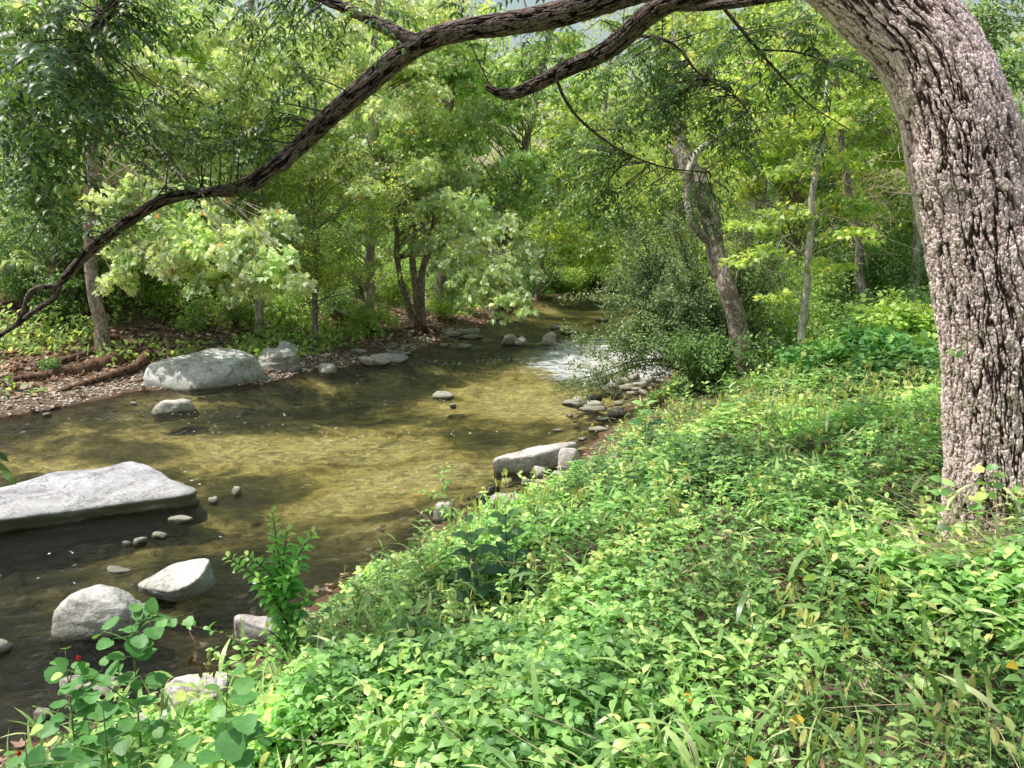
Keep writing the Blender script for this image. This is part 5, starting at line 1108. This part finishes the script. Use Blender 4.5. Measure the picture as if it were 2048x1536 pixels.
m_ = MB(); P = PX([(1378, 345, yy), (1395, 305, yy - .05), (1430, 278, yy - .1), (1472, 245, yy - .1)]); tube(m_, P, np.array([8, 7, 5, 3]) / F * 12, 8, .1); child(m_, 'bare_branch', M['bark_pale'], root=r_)
m_ = MB(); P = PX([(1408, 395, yy - .15), (1414, 420, yy - .17), (1420, 440, yy - .17)]); tube(m_, P, np.array([2, 7, 2]) / F * 12, 8, .05); child(m_, 'hollow', M['twig_dark'], root=r_)  # shade inside the hollow painted as a solid dark piece on the trunk
# straight sapling
g = ground_at(1597, 748); yy = min(g[1], 11.2)
tk = PX([(1596, 750, yy), (1606, 640, yy), (1614, 560, yy), (1620, 470, yy), (1628, 370, yy), (1645, 270, yy), (1655, 160, yy)]); tk[0][2] = H1(tk[0][0], tk[0][1]) - .1
cl = [tuple(aty(px, py, yy + d)) + (r,) for px, py, d, r in [(1560, 420, .2, .5), (1680, 400, .3, .5), (1530, 500, -.2, .4), (1700, 470, 0, .45), (1600, 330, .2, .55), (1700, 320, .3, .5), (1560, 590, .5, .35), (1640, 250, .2, .55), (1500, 450, 0, .4), (1480, 520, -.4, .3), (1660, 530, .1, .4), (1740, 420, .2, .4), (1590, 180, .2, .6), (1700, 200, .2, .6)]]
forest_tree('young_tree', 'thin straight sapling with flat yellow green leaf layers on the grassy bank', None, tk, np.array([9, 7.5, 7, 6.5, 6, 5, 3]) / F * 11, cl, STAR, .078, M['lf_yel'], M['bark_pale'], per=240, flat=.28, droop=.15, limb_r=.02, sides=12, wob=.02, seed=90)

# far woods behind everything: one mass
rg = np.random.default_rng(88); mb, mt = MB(), MB()
cs = []
for k in range(420):
    a = rg.uniform(-.85, .85); R_ = rg.uniform(38, 85); x_, y_ = math.sin(a) * R_, math.cos(a) * R_
    if abs(x_ - 5) < 5 and y_ < 52: continue
    if abs(x_ / y_ + .005) < .045 and rg.random() < .6: continue
    cs.append((x_, y_, H1(x_, y_) + rg.uniform(.5, 1) ** .8 * (3 + R_ * .24) * rg.uniform(.1, 1), rg.uniform(1.4, 3.0)))
cs = np.array(cs); n = 330; c = np.repeat(cs, n, 0); m = len(c); off = unit(rg.normal(0, 1, (m, 3))) * c[:, 3:4] * rg.random((m, 1)) ** .4
mb.leaves(RHOMB, c[:, :3] + off, off + rg.normal(0, 1, (m, 3)), UP + rg.normal(0, .6, (m, 3)), rg.uniform(.18, .34, m), rnd=np.clip(rg.normal(.58, .22, m) + .4 * (np.repeat(rg.random(len(cs)), n) - .5), 0, 1))
tag(mb.build('distant_woods', M['lf_yel']), 'mass of sunlit woodland far behind the creek', None, kind='stuff')
# ================================================================== shrubs
def shrub(name, label, xy, h, w, lmat, leaf, tm=OVAL, n=60, per=46, group=None, stems=9, bark='twig', lean=(0, 0), seed=0, cr=.16, z=None, cat='shrub', flowers=None, droop=.15):
    rg = np.random.default_rng(seed + 900); x0, y0 = xy; z0 = H1(x0, y0) if z is None else z; B = np.array([x0, y0, z0])
    root = thing(name, B, label, cat, group); ms = MB(); tips = []
    for k in range(stems):
        a = rg.uniform(0, 6.28); q = rg.random() ** .5
        e = B + np.array([math.cos(a) * w * q * .8 + lean[0], math.sin(a) * w * q * .8 + lean[1], h * rg.uniform(.6, 1.0) * (1 - .35 * q)])
        mid = B * .5 + e * .5 + UP * h * .12
        Q = tube(ms, [B + rg.normal(0, .03, 3) * [1, 1, 0], mid, e], [.012 * h ** .5, .008 * h ** .5, .003], 5, .12, cap=False); tips.append(Q)
    child(ms, 'stems', M[bark], root=root)
    T_ = np.concatenate(tips); T_ = T_[T_[:, 2] > z0 + h * .12]
    c = T_[rg.integers(0, len(T_), n)] + rg.normal(0, 1, (n, 3)) * [w * .22, w * .22, h * .08]
    c[:, 2] = np.maximum(c[:, 2], z0 + .05)
    C = np.repeat(c, per, 0); m = len(C); off = unit(rg.normal(0, 1, (m, 3))) * cr * rg.random((m, 1)) ** .4 * [1, 1, .7]
    mb = MB(); mb.leaves(tm, C + off, unit(off) + rg.normal(0, .4, (m, 3)) - UP * droop, UP + rg.normal(0, .45, (m, 3)), leaf * rg.uniform(.6, 1.2, m), rnd=np.clip(rg.normal(.54, .23, m) + .3 * (np.repeat(rg.random(n), per) - .5), 0, 1))
    child(mb, 'foliage', M[lmat], root=root)
    if flowers:
        k = rg.integers(0, m, flowers); P = (C + off)[k] + UP * .03 - np.array([0, .05, 0])
        for p in P:
            f = MB(); f.leaves(OVAL, np.tile(p, (6, 1)), rg.normal(0, .35, (6, 3)) + UP, rg.normal(0, 1, (6, 3)), .045)
            child(f, 'flower', M['red'], root=root)
    return root
def gxy(px, py): q = ground_at(px, py); return (q[0], q[1])
shrub('shrub', 'rounded blue green shrub on the far bank beside the exposed roots', gxy(745, 668), 1.35, 1.0, 'lf_mid', .07, n=90, seed=1, cr=.2)
shrub('shrub', 'loose dark shrub left of the rounded blue green one', gxy(680, 640), 1.3, .8, 'lf_dark', .07, n=60, seed=2, cr=.2)
shrub('shrub', 'leggy bright green shrub behind the large pale block', gxy(560, 650), 1.6, .8, 'lf_mid', .075, n=60, seed=3, cr=.22)
shrub('shrub', 'thin leaved shrub right behind the large pale block', gxy(470, 655), 1.3, .7, 'lf_mid', .07, n=45, seed=4, cr=.2, per=34)
shrub('shrub', 'small shrub between the brown log and the large pale block', gxy(385, 665), 1.0, .5, 'lf_syc', .08, n=30, seed=5, cr=.2, tm=STAR, per=26)
shrub('shrub', 'low dark shrub in the litter left of the white trunk', gxy(120, 650), 1.1, .8, 'lf_dark', .08, n=60, seed=6, cr=.22)
shrub('shrub', 'tiny green plant beside the log under the white trunk', gxy(108, 745), .3, .25, 'lf_dark', .06, n=14, seed=7, cr=.1)
shrub('shrub', 'green shrub hugging the far bank above the flat pale stones', gxy(890, 640), 1.2, .9, 'lf_mid', .08, n=70, seed=8, cr=.22)
shrub('shrub', 'dark shrub in the shade under the hanging sycamore leaves', gxy(985, 612), 1.8, 1.6, 'lf_dark', .11, n=110, seed=9, cr=.3)
shrub('shrub', 'deep green shrub at the bank where the creek narrows', gxy(1070, 592), 2.0, 1.3, 'lf_dark', .14, n=90, seed=10, cr=.4, tm=RHOMB)
for k, (px, py, h, w, m_) in enumerate([(1120, 584, 1.5, 1.3, 'lf_mid'), (1150, 578, 1.7, 1.4, 'lf_yel'), (1180, 574, 1.8, 1.5, 'lf_syc'), (1100, 575, 2.6, 1.6, 'lf_mid'), (1150, 565, 3.0, 2.0, 'lf_mid'), (1210, 568, 2.2, 1.8, 'lf_yel'), (1250, 566, 2.4, 2, 'lf_syc'), (1290, 574, 2.2, 1.8, 'lf_mid')]):
    shrub('bank_shrub', 'pale shrub lining the creek bend far upstream', gxy(px, py), h, w, m_, .14, n=110, seed=120 + k, cr=.35, tm=RHOMB, per=50, group='pale shrubs lining the creek bend', stems=6)
shrub('shrub', 'green shrub closing the view where the creek turns', gxy(1210, 570), 2.6, 2.2, 'lf_mid', .15, n=130, seed=13, cr=.4, tm=RHOMB)
shrub('shrub', 'pinkish tan shrub above the waterline at the creek bend', gxy(1175, 572), 2.0, 1.8, 'lf_yel', .14, n=100, seed=11, cr=.35, tm=RHOMB)
shrub('shrub', 'pale grasslike shrub far up the creek on its right side', gxy(1270, 580), 2.2, 1.8, 'lf_mid', .14, n=110, seed=12, cr=.35, tm=LANCE)
for k, (px, py, h, w, m_) in enumerate([(60, 610, 1.8, 1.3, 'lf_dark'), (300, 610, 2.0, 1.4, 'lf_mid'), (430, 600, 2.2, 1.3, 'lf_dark'), (620, 600, 2.0, 1.4, 'lf_yel'), (720, 590, 2.4, 1.4, 'lf_mid'), (800, 610, 2.0, 1.2, 'lf_mid'), (520, 590, 2.4, 1.4, 'lf_yel'), (200, 590, 2.4, 1.6, 'lf_dark'), (900, 600, 2.4, 1.4, 'lf_dark'),
                                        (370, 570, 3.0, 1.8, 'lf_dark'), (640, 560, 3.2, 1.8, 'lf_dark'), (820, 570, 3.0, 1.8, 'lf_dark'), (100, 560, 3.2, 2.0, 'lf_dark')]):
    shrub('understory_shrub', 'shrub of the understory on the slope of the far bank', gxy(px, py), h, w, m_, .10, n=100, seed=20 + k, cr=.3, tm=RHOMB, per=60, group='understory shrubs of the far bank', stems=7)
# fine leaved bush overhanging the water on the right
def hanging_bush():
    rg = np.random.default_rng(404); y0 = 12.8; B = np.array([aty(1440, 700, y0)[0], y0, 0]); B[2] = H1(B[0], B[1])
    root = thing('overhanging_bush', B, 'fine leaved grey green bush arching out over the rapids from the right bank', 'shrub'); ms = MB(); pts = []
    ends = [(1130, 775, 11.9), (1165, 705, 12.1), (1200, 640, 12.4), (1230, 600, 12.6), (1260, 690, 12.3), (1290, 640, 12.4), (1250, 560, 12.8), (1240, 500, 13), (1290, 470, 13), (1330, 430, 13), (1380, 470, 12.8), (1340, 520, 12.4), (1320, 580, 12.2), (1370, 620, 12), (1280, 540, 12.6), (1400, 540, 12.6), (1430, 600, 12.2),
            (1500, 480, 13), (1540, 560, 12.8), (1520, 640, 12.4), (1210, 560, 13), (1270, 430, 13.2), (1560, 500, 13.2), (1480, 540, 12.8)]
    for (px, py, yy) in ends:
        for rep in range(3):
            e = aty(px + rg.normal(0, 14), py + rg.normal(0, 14), yy + rg.normal(0, .2)); m1 = B * .55 + e * .45 + UP * (.35 + .1 * rg.random())
            if e[2] > 2.4: m1 = B * .5 + e * .5 + UP * .1
            Q = tube(ms, [B + rg.normal(0, .08, 3) * [1, 1, 0], m1, B * .15 + e * .85 + UP * .12, e], [.02, .013, .006, .002], 5, .08, cap=False)
            k0 = int(len(Q) * .35); pts.append(Q[k0:]);
            for _ in range(7):
                s = Q[rg.integers(k0, len(Q))]; e2 = s + rg.normal(0, .22, 3) + [-.05, -.02, -.12]; pts.append(tube(ms, [s, (s + e2) / 2 + UP * .03, e2], [.004, .003, .001], 3, .05, cap=False))
    child(ms, 'stems', M['twig_dark'], root=root)
    P = np.concatenate(pts); idx = rg.integers(0, len(P), 70000); p = P[idx] + rg.normal(0, .05, (len(idx), 3)); m = len(p)
    mb = MB(); mb.leaves(RHOMB, p, rg.normal(0, .7, (m, 3)) - UP * .3, UP + rg.normal(0, .6, (m, 3)), rg.uniform(.030, .058, m), width=1.1)
    child(mb, 'foliage', M['lf_bush'], root=root)
hanging_bush()
shrub('privet_shrub', 'glossy dark privet shrub at the foot of the leaning forked tree', gxy(1420, 775), 1.25, .85, 'lf_dark', .065, n=130, seed=50, cr=.17, per=50, lean=(-.1, -.1), droop=.05)
shrub('privet_shrub', 'glossy privet shrub behind the foot of the leaning forked tree', (3.9, 12.6), 1.5, .8, 'lf_mid', .06, n=90, seed=51, cr=.17, per=50)
shrub('shrub', 'leafy shrub in half shade between the forked tree and the sapling', (4.9, 12.8), 1.7, .9, 'lf_mid', .07, n=90, seed=52, cr=.2, per=50)
shrub('shrub', 'yellow green shrub low beside the foot of the sapling', (4.7, 11.0), .7, .6, 'lf_yel', .06, n=50, seed=53, cr=.15)
shrub('mallow_bush', 'lime green topped mallow bush with red flowers beside the huge trunk', gxy(1820, 745), 1.35, .75, 'lf_lime', .075, tm=ROUND, n=130, seed=54, cr=.16, per=26, flowers=7, bark='stem_green', stems=16)
shrub('mallow_bush', 'broad green mallow bush in front of the lime green one', gxy(1760, 770), .85, .8, 'lf_mallow', .10, tm=ROUND, n=90, seed=55, cr=.16, per=24, flowers=3, bark='stem_green', stems=14)
shrub('mallow_bush', 'low darker mallow bush reaching left towards the sapling', gxy(1660, 755), .65, .7, 'lf_mallow', .08, tm=ROUND, n=60, seed=56, cr=.15, per=24, flowers=3, bark='stem_green', stems=12)
for k, (x_, y_, h, w, m_) in enumerate([(7.4, 16.4, 2.4, 1.5, 'lf_dark'), (9.2, 17.6, 2.6, 1.6, 'lf_dark'), (11.0, 17.4, 2.6, 1.6, 'lf_dark'), (5.8, 18.5, 2.8, 1.6, 'lf_mid'), (6.0, 15.0, 2.0, 1.1, 'lf_mid'), (8.2, 20.5, 3.4, 2, 'lf_dark'), (4.9, 21.5, 3.0, 1.6, 'lf_mid'), (12.6, 19.0, 3.4, 2, 'lf_dark'), (7.0, 28.0, 3.2, 2, 'lf_mid')]):
    shrub('thicket_shrub', 'shrub of the shaded thicket behind the right bank', (x_, y_), h, w, m_, .09, n=120, seed=80 + k, cr=.3, tm=RHOMB, per=60, group='thicket shrubs behind the right bank', stems=8)
# tangle of dead vines right of the sapling
mb = MB()
for k in range(90):
    p = aty(1730 + RNG.normal(0, 45), 400 + RNG.normal(0, 50), 14 + RNG.normal(0, .4)); d = rv(1)[0] * [.6, .3, .5] + [.2, 0, -.1]; tube(mb, [p, p + d * .5 + rv(1, .08)[0], p + d + rv(1, .1)[0]], [.006, .005, .002], 3, .15, cap=False)
o = mb.build('dead_vines', M['stem_tan'], loc=aty(1730, 400, 14)); tag(o, 'tangle of grey dead vines hanging right of the straight sapling', 'vine')

# ================================================================== logs, driftwood
def log(name, pts, wid, label, mat='bark_brown', sides=16, wob=.04, cat='log', roots=()):
    P = [ground_at(a, b) if z is None else aty(a, b, z) for a, b, z in pts]
    P = [p + UP * (w * .35) for p, w in zip(P, wid)]
    mb = MB(); tube(mb, P, wid, sides, .08, wob=wob)
    root = thing(name, P[0], label, cat); child(mb, 'trunk' if roots else 'wood', M[mat], root=root)
    for r in roots:
        m_ = MB(); Pr = [ground_at(a, b) + UP * u for a, b, u in r[0]]; tube(m_, Pr, r[1], 8, .06, wob=.02); child(m_, 'root', M[mat], root=root)
log('fallen_log', [(20, 765, None), (90, 758, None), (170, 745, None), (240, 728, None), (300, 716, None)], [.07, .12, .17, .22, .2], 'dark brown fallen log with roots running to the large pale block', roots=[
    ([(300, 725, .2), (270, 745, .12), (200, 765, .08), (110, 785, .0)], [.12, .09, .06, .03]), ([(230, 715, .25), (180, 720, .15), (120, 728, .05), (60, 740, 0)], [.1, .07, .05, .02]), ([(215, 705, .3), (250, 700, .25), (300, 712, .15), (345, 722, .0)], [.12, .10, .08, .04])])
log('driftwood_stick', [(95, 822, None), (150, 800, None)], [.012, .02], 'short grey stick lying on the gravel beach', mat='bark_grey', sides=7, wob=.02, cat='stick')
log('driftwood_stick', [(215, 770, None), (255, 775, None)], [.014, .01], 'short brown stick on the gravel right under the log', sides=7, wob=.02, cat='stick')
log('fallen_branch', [(630, 600, None), (655, 625, None), (672, 640, None)], [.03, .03, .015], 'dark bare branch lying on the slope left of the rounded shrub', mat='twig_dark', sides=7, cat='branch')
log('fallen_branch', [(1610, 700, None), (1680, 680, None), (1730, 668, None)], [.015, .02, .02], 'thin pale branch lying behind the sapling', mat='bark_pale', sides=6, cat='branch')
log('fallen_branch', [(785, 665, None), (800, 690, None), (830, 700, None)], [.012, .014, .01], 'dark root like branch on the shore below the rounded shrub', mat='twig_dark', sides=6, cat='branch')

# ================================================================== single plants in the foreground
def stem_plant(name, label, px, py, top, stem_m, leaf_m, tm, size, nn, zoff=0, cat='plant', r=.005, opposite=True, curve=0.0, big_low=1.0, red=(), droop=.2, side=(), jit=.0, hang=0.0, base=None):
    """main stem from the ground to the pixel given as top (px, py, distance); side shoots leave it at given heights"""
    g = ground_at(px, py) if base is None else np.array(base, float); e = aty(*top)
    root = thing(name, g, label, cat); ms, mb = MB(), MB()
    lines = [(g - UP * .03, (g + e) / 2 + np.array([curve, 0, .02]), e, nn)]
    for (t, dx, dy, dz, k) in side:
        s = g * (1 - t) + e * t; lines.append((s, s + np.array([dx * .5, dy * .5, dz * .65]), s + np.array([dx, dy, dz]), k))
    for li, (a, b, c, k) in enumerate(lines):
        Q = tube(ms, [a, b, c], [r if li == 0 else r * .6, r * .7 if li == 0 else r * .5, r * .3], 6, .03)
        t = np.linspace(.22 if li == 0 else .15, 1, k); idx = np.clip((t * (len(Q) - 1)).astype(int), 0, len(Q) - 1); ax = unit(Q[-1] - Q[0])
        for j, ii in enumerate(idx):
            az = j * 1.57 + RNG.normal(0, .25) if opposite else j * 2.4 + RNG.normal(0, .3)
            for sg in ((0, math.pi) if opposite else (0,)):
                d = np.array([math.cos(az + sg), math.sin(az + sg), 0]); d = unit(d - ax * np.dot(d, ax)) + ax * (.25 + .5 * t[j]) - UP * droop
                sz = size * (big_low + (.55 - big_low) * t[j] ** 2) * RNG.uniform(.8, 1.12)
                pet = unit(d) * sz * (.45 if tm is ROUND else .08); p = Q[ii]
                if tm is ROUND: tube(ms, [p, p + pet], [r * .25, r * .2], 3, .03, cap=False)
                mb.leaves(tm, (p + pet)[None], d[None] - UP * hang, (UP * 1.0 + np.array([0, -.25, 0]) + rv(1, .2)[0])[None], sz, rnd=np.array([np.clip(.25 + .6 * t[j] ** 2 + RNG.normal(0, .1), 0, 1)]))
    child(ms, 'stem', M[stem_m], root=root); child(mb, 'leaves', M[leaf_m], root=root)
    for (px_, py_, yy) in red:
        p = aty(px_, py_, yy); f = MB(); f.leaves(OVAL, np.tile(p, (8, 1)), rv(8, .35) + UP, rv(8), .022, width=1.2); child(f, 'flower', M['red'], root=root)
    return root
def dist_at(px, py): return ground_at(px, py)[1]
M['lf_privet'] = leaf_mat('privet leaves', [(0, (0.05, 0.14, 0.035)), (.6, (0.12, 0.26, 0.06)), (1, (0.26, 0.42, 0.09))], trans=.45, rough=.35, gain=2.4)
# upright sapling before the water
d0 = 4.15
stem_plant('privet_sapling', 'upright privet sapling with three leafy tips standing against the dark water', 585, 1330, (545, 1025, d0 + .1), 'twig', 'lf_privet', OVAL, .10, 34, base=(*aty(585, 1300, d0)[:2], H1(*aty(585, 1300, d0)[:2])), r=.008,
           side=[(.40, -.30, -.05, .40, 20), (.5, .20, 0, .42, 18), (.35, -.12, -.1, .35, 14), (.3, .18, -.05, .3, 14), (.55, .05, 0, .38, 14), (.15, -.1, -.1, .25, 10), (.2, .1, -.12, .22, 10), (.55, -.2, .0, .22, 12), (.1, .14, -.1, .14, 8), (.1, -.15, -.08, .14, 8), (.45, .1, -.1, .3, 12), (.45, -.08, .1, .34, 12)])
d0 = 2.75
def mallow(label, px, base_py, top, size, nn, d0, **kw):
    b = aty(px, base_py, d0); b[2] = min(b[2], H1(b[0], b[1]) + .02) if H1(b[0], b[1]) > -.1 else 0
    return stem_plant('mallow_plant', label, px, base_py, top, 'stem_green', 'lf_mallow', ROUND, size, nn, base=b, opposite=False, r=.005, droop=.35, cat='mallow', **kw)
mallow('tall mallow plant with broad round leaves in front of the round boulder', 285, 1560, (262, 1232, 2.95), .10, 17, 2.85, side=[(.9, .12, 0, .08, 6), (.85, -.12, 0, .06, 5), (.95, .2, .05, .02, 6), (.5, -.25, -.05, .22, 8)])
mallow('mallow plant with the largest round leaves at the bottom edge', 440, 1640, (455, 1345, 2.35), .105, 14, 2.3, side=[(.6, .16, 0, .08, 5), (.55, -.16, 0, .05, 5), (.8, .1, 0, .03, 4)])
mallow('pale mallow plant with red flowers at the left waterline', 160, 1600, (130, 1300, 2.95), .085, 14, 2.8, side=[(.7, .15, 0, .15, 7), (.6, -.12, 0, .05, 6), (.8, .05, 0, .1, 6), (.75, .28, 0, .08, 6), (.5, .3, 0, .1, 6), (.4, .15, -.1, .1, 6), (.3, -.1, -.1, .1, 5)], red=[(156, 1320, 2.9)])
mallow('low mallow plant at the bottom left corner', 60, 1700, (50, 1470, 2.5), .09, 9, 2.4, side=[(.6, .12, 0, .06, 6), (.7, -.1, 0, .05, 5), (.8, .2, 0, .02, 5)], red=[(40, 1512, 2.4)])
mallow('yellow green mallow shoot between the cream stone and the corner', 225, 1640, (205, 1400, 2.7), .08, 9, 2.6, side=[(.7, .2, 0, .08, 6), (.6, -.15, 0, .05, 6), (.4, .25, 0, .05, 6)])
M['lf_weed'] = leaf_mat('big weed leaves', [(0, (0.03, 0.10, 0.045)), (.55, (0.08, 0.20, 0.08)), (.85, (0.26, 0.46, 0.13)), (1, (0.40, 0.60, 0.18))], trans=.35)
# big leaved weeds in the middle of the bank
def weed(label, px, py, top, size, nn, **kw):
    g = ground_at(px, py); return stem_plant('tall_weed', label, px, py, (top[0], top[1], g[1] + .03), 'stem_red', 'lf_weed', OVALW, size * 1.5, nn, base=g, r=.006, droop=.35, big_low=1.0, cat='weed', **kw)
weed('tall big leaved weed with dark lower leaves in the middle of the bank', 962, 1215, (938, 1050), .15, 8)
weed('tall big leaved weed with a bright pointed top beside the darker one', 1015, 1175, (1010, 1010), .14, 8)
weed('short big leaved weed nearer the water than the tall pair', 835, 1330, (828, 1215), .13, 7)
weed('bushy big leaved weed left of the short one', 790, 1330, (800, 1260), .10, 6)
weed('small upright weed on the bare soil at the right waterline', 1290, 905, (1290, 812), .20, 5)
weed('bright broad leaved weed below the grey rounded stone', 1150, 990, (1150, 945), .13, 4)
weed('lime leaved weed in the sunlit middle of the bank', 1470, 1000, (1465, 950), .16, 5)
# willow sprig out of the water
stem_plant('willow_sprig', 'slender willow sprig with narrow leaves rising from the shallows', 900, 1060, (868, 925, 7.9), 'stem_red', 'lf_privet', LANCE, .11, 11, base=(*aty(925, 1060, 7.4)[:2], -.03), opposite=False, r=.004, side=[(.5, -.35, 0, .06, 9), (.35, -.3, -.1, -.02, 8), (.7, .05, 0, .2, 7), (.25, -.1, -.15, .05, 8)])
stem_plant('reddish_stalk', 'bare reddish stalk with narrow leaves in front of the pale pointed stone', 925, 1050, (885, 960, 7.3), 'stem_red', 'lf_dark', LANCE, .08, 7, base=(*aty(920, 1050, 7.1)[:2], 0), opposite=False, r=.004)
# arching twig with leaves and dried leaves
tw = thing('arching_twig', aty(700, 1450, 2.9), 'long arching twig with glossy leaves lying over the boulders', 'branch'); ms, mb = MB(), MB()
Q = tube(ms, PX([(705, 1440, 2.9), (640, 1370, 3.0), (560, 1320, 3.1), (480, 1285, 3.2), (430, 1262, 3.25), (350, 1246, 3.25), (300, 1235, 3.25)]), [.005, .0045, .004, .0035, .003, .002, .001], 6, .03)
q = Q[6::2]; mb.leaves(OVAL, q, rv(len(q)) * [1, .6, .8] + UP * .3, UP + rv(len(q), .4), RNG.uniform(.035, .065, len(q)), rnd=RNG.uniform(0, .5, len(q))); q = Q[7::2]; mb.leaves(OVAL, q, rv(len(q)) * [1, .6, .8], UP + rv(len(q), .4), RNG.uniform(.035, .065, len(q)), rnd=RNG.uniform(0, .5, len(q)))
child(ms, 'stem', M['twig'], root=tw); child(mb, 'leaves', M['lf_privet'], root=tw)
tw = thing('dead_twig', aty(380, 1270, 3.1), 'small dead twig with curled brown leaves hanging over the pinkish boulder', 'twig'); ms, mb = MB(), MB()
Q = tube(ms, PX([(378, 1262, 3.15), (392, 1290, 3.1), (384, 1310, 3.1), (395, 1325, 3.05), (425, 1335, 3.05)]), [.0025] * 5, 5, .02)
q = np.concatenate([Q[-9:], Q[-9:], Q[5:9]]); mb.leaves(OVAL, q + rv(len(q), .012), rv(len(q), .3) - UP, rv(len(q)), .045, rnd=RNG.uniform(0, .4, len(q)))
child(ms, 'stem', M['stem_red'], root=tw); child(mb, 'leaves', M['litter'], root=tw)
# leaves of the big tree hanging into the frame at the left edge
tw = thing('hanging_leaf_sprig', aty(0, 950, 2.6), 'small dark leaf sprig hanging into the picture at the left edge above the slab', 'sprig'); ms, mb = MB(), MB()
Q = tube(ms, PX([(-60, 840, 2.6), (-20, 900, 2.6), (5, 940, 2.6)]), [.002, .0015, .001], 4, .02); q = Q[::2]
mb.leaves(LFL, q, rv(len(q), .5) + [.5, 0, -.8], UP + np.array([0, -.8, 0]) + rv(len(q), .3), .075); child(ms, 'stem', M['twig'], root=tw); child(mb, 'leaves', M['lf_big'], root=tw)
# small flowers and coloured leaves
def flower(px, py, label, mat='purple', s=.02, name='wild_flower'):
    g = ground_at(px, py); p = g + UP * .3; p = aty(px, py, g[1] - .35); st = np.array([p[0], p[1], H1(p[0], p[1])]); root = thing(name, st, label, 'flower')
    ms, mb = MB(), MB(); tube(ms, [st, p], [.002, .0012], 4, .05); mb.leaves(OVALW, np.tile(p, (6, 1)), np.stack([np.cos(np.arange(6) * 1.05), -.5 + 0 * np.arange(6), np.sin(np.arange(6) * 1.05)], -1), np.tile([0, -1.0, .5], (6, 1)), s)
    child(ms, 'stem', M['stem_green'], root=root); child(mb, 'petals', M[mat], root=root)
flower(845, 1388, 'single violet wild flower low in the bank herbs')
flower(1572, 1402, 'single pale violet flower near the bottom right of the bank', s=.018)
flower(1687, 816, 'small lilac flower in the seed heads before the mallow bushes', s=.05)
flower(2040, 1040, 'orange yellow blossom at the right edge beside the huge trunk', mat='yellowleaf', s=.04)
for px, py, lb in [(1275, 1455, 'yellowed heart shaped leaf in the herbs at the bottom'), (1390, 1405, 'small yellow leaf in the herbs right of the middle'), (1505, 1515, 'yellow curled leaf at the bottom edge of the bank'), (2035, 1330, 'yellow leaf at the right edge below the trunk'), (1610, 1440, 'long yellow grass leaf low at the right')]:
    g = ground_at(px, py); p = aty(px, py, g[1] - .3); m_ = MB(); m_.leaves(OVALW, p[None], rv(1) * [1, .4, .3], np.array([[0, -.7, .8]]), .055); o = m_.build('yellow_leaf', M['yellowleaf'], loc=p); tag(o, lb, 'leaf')
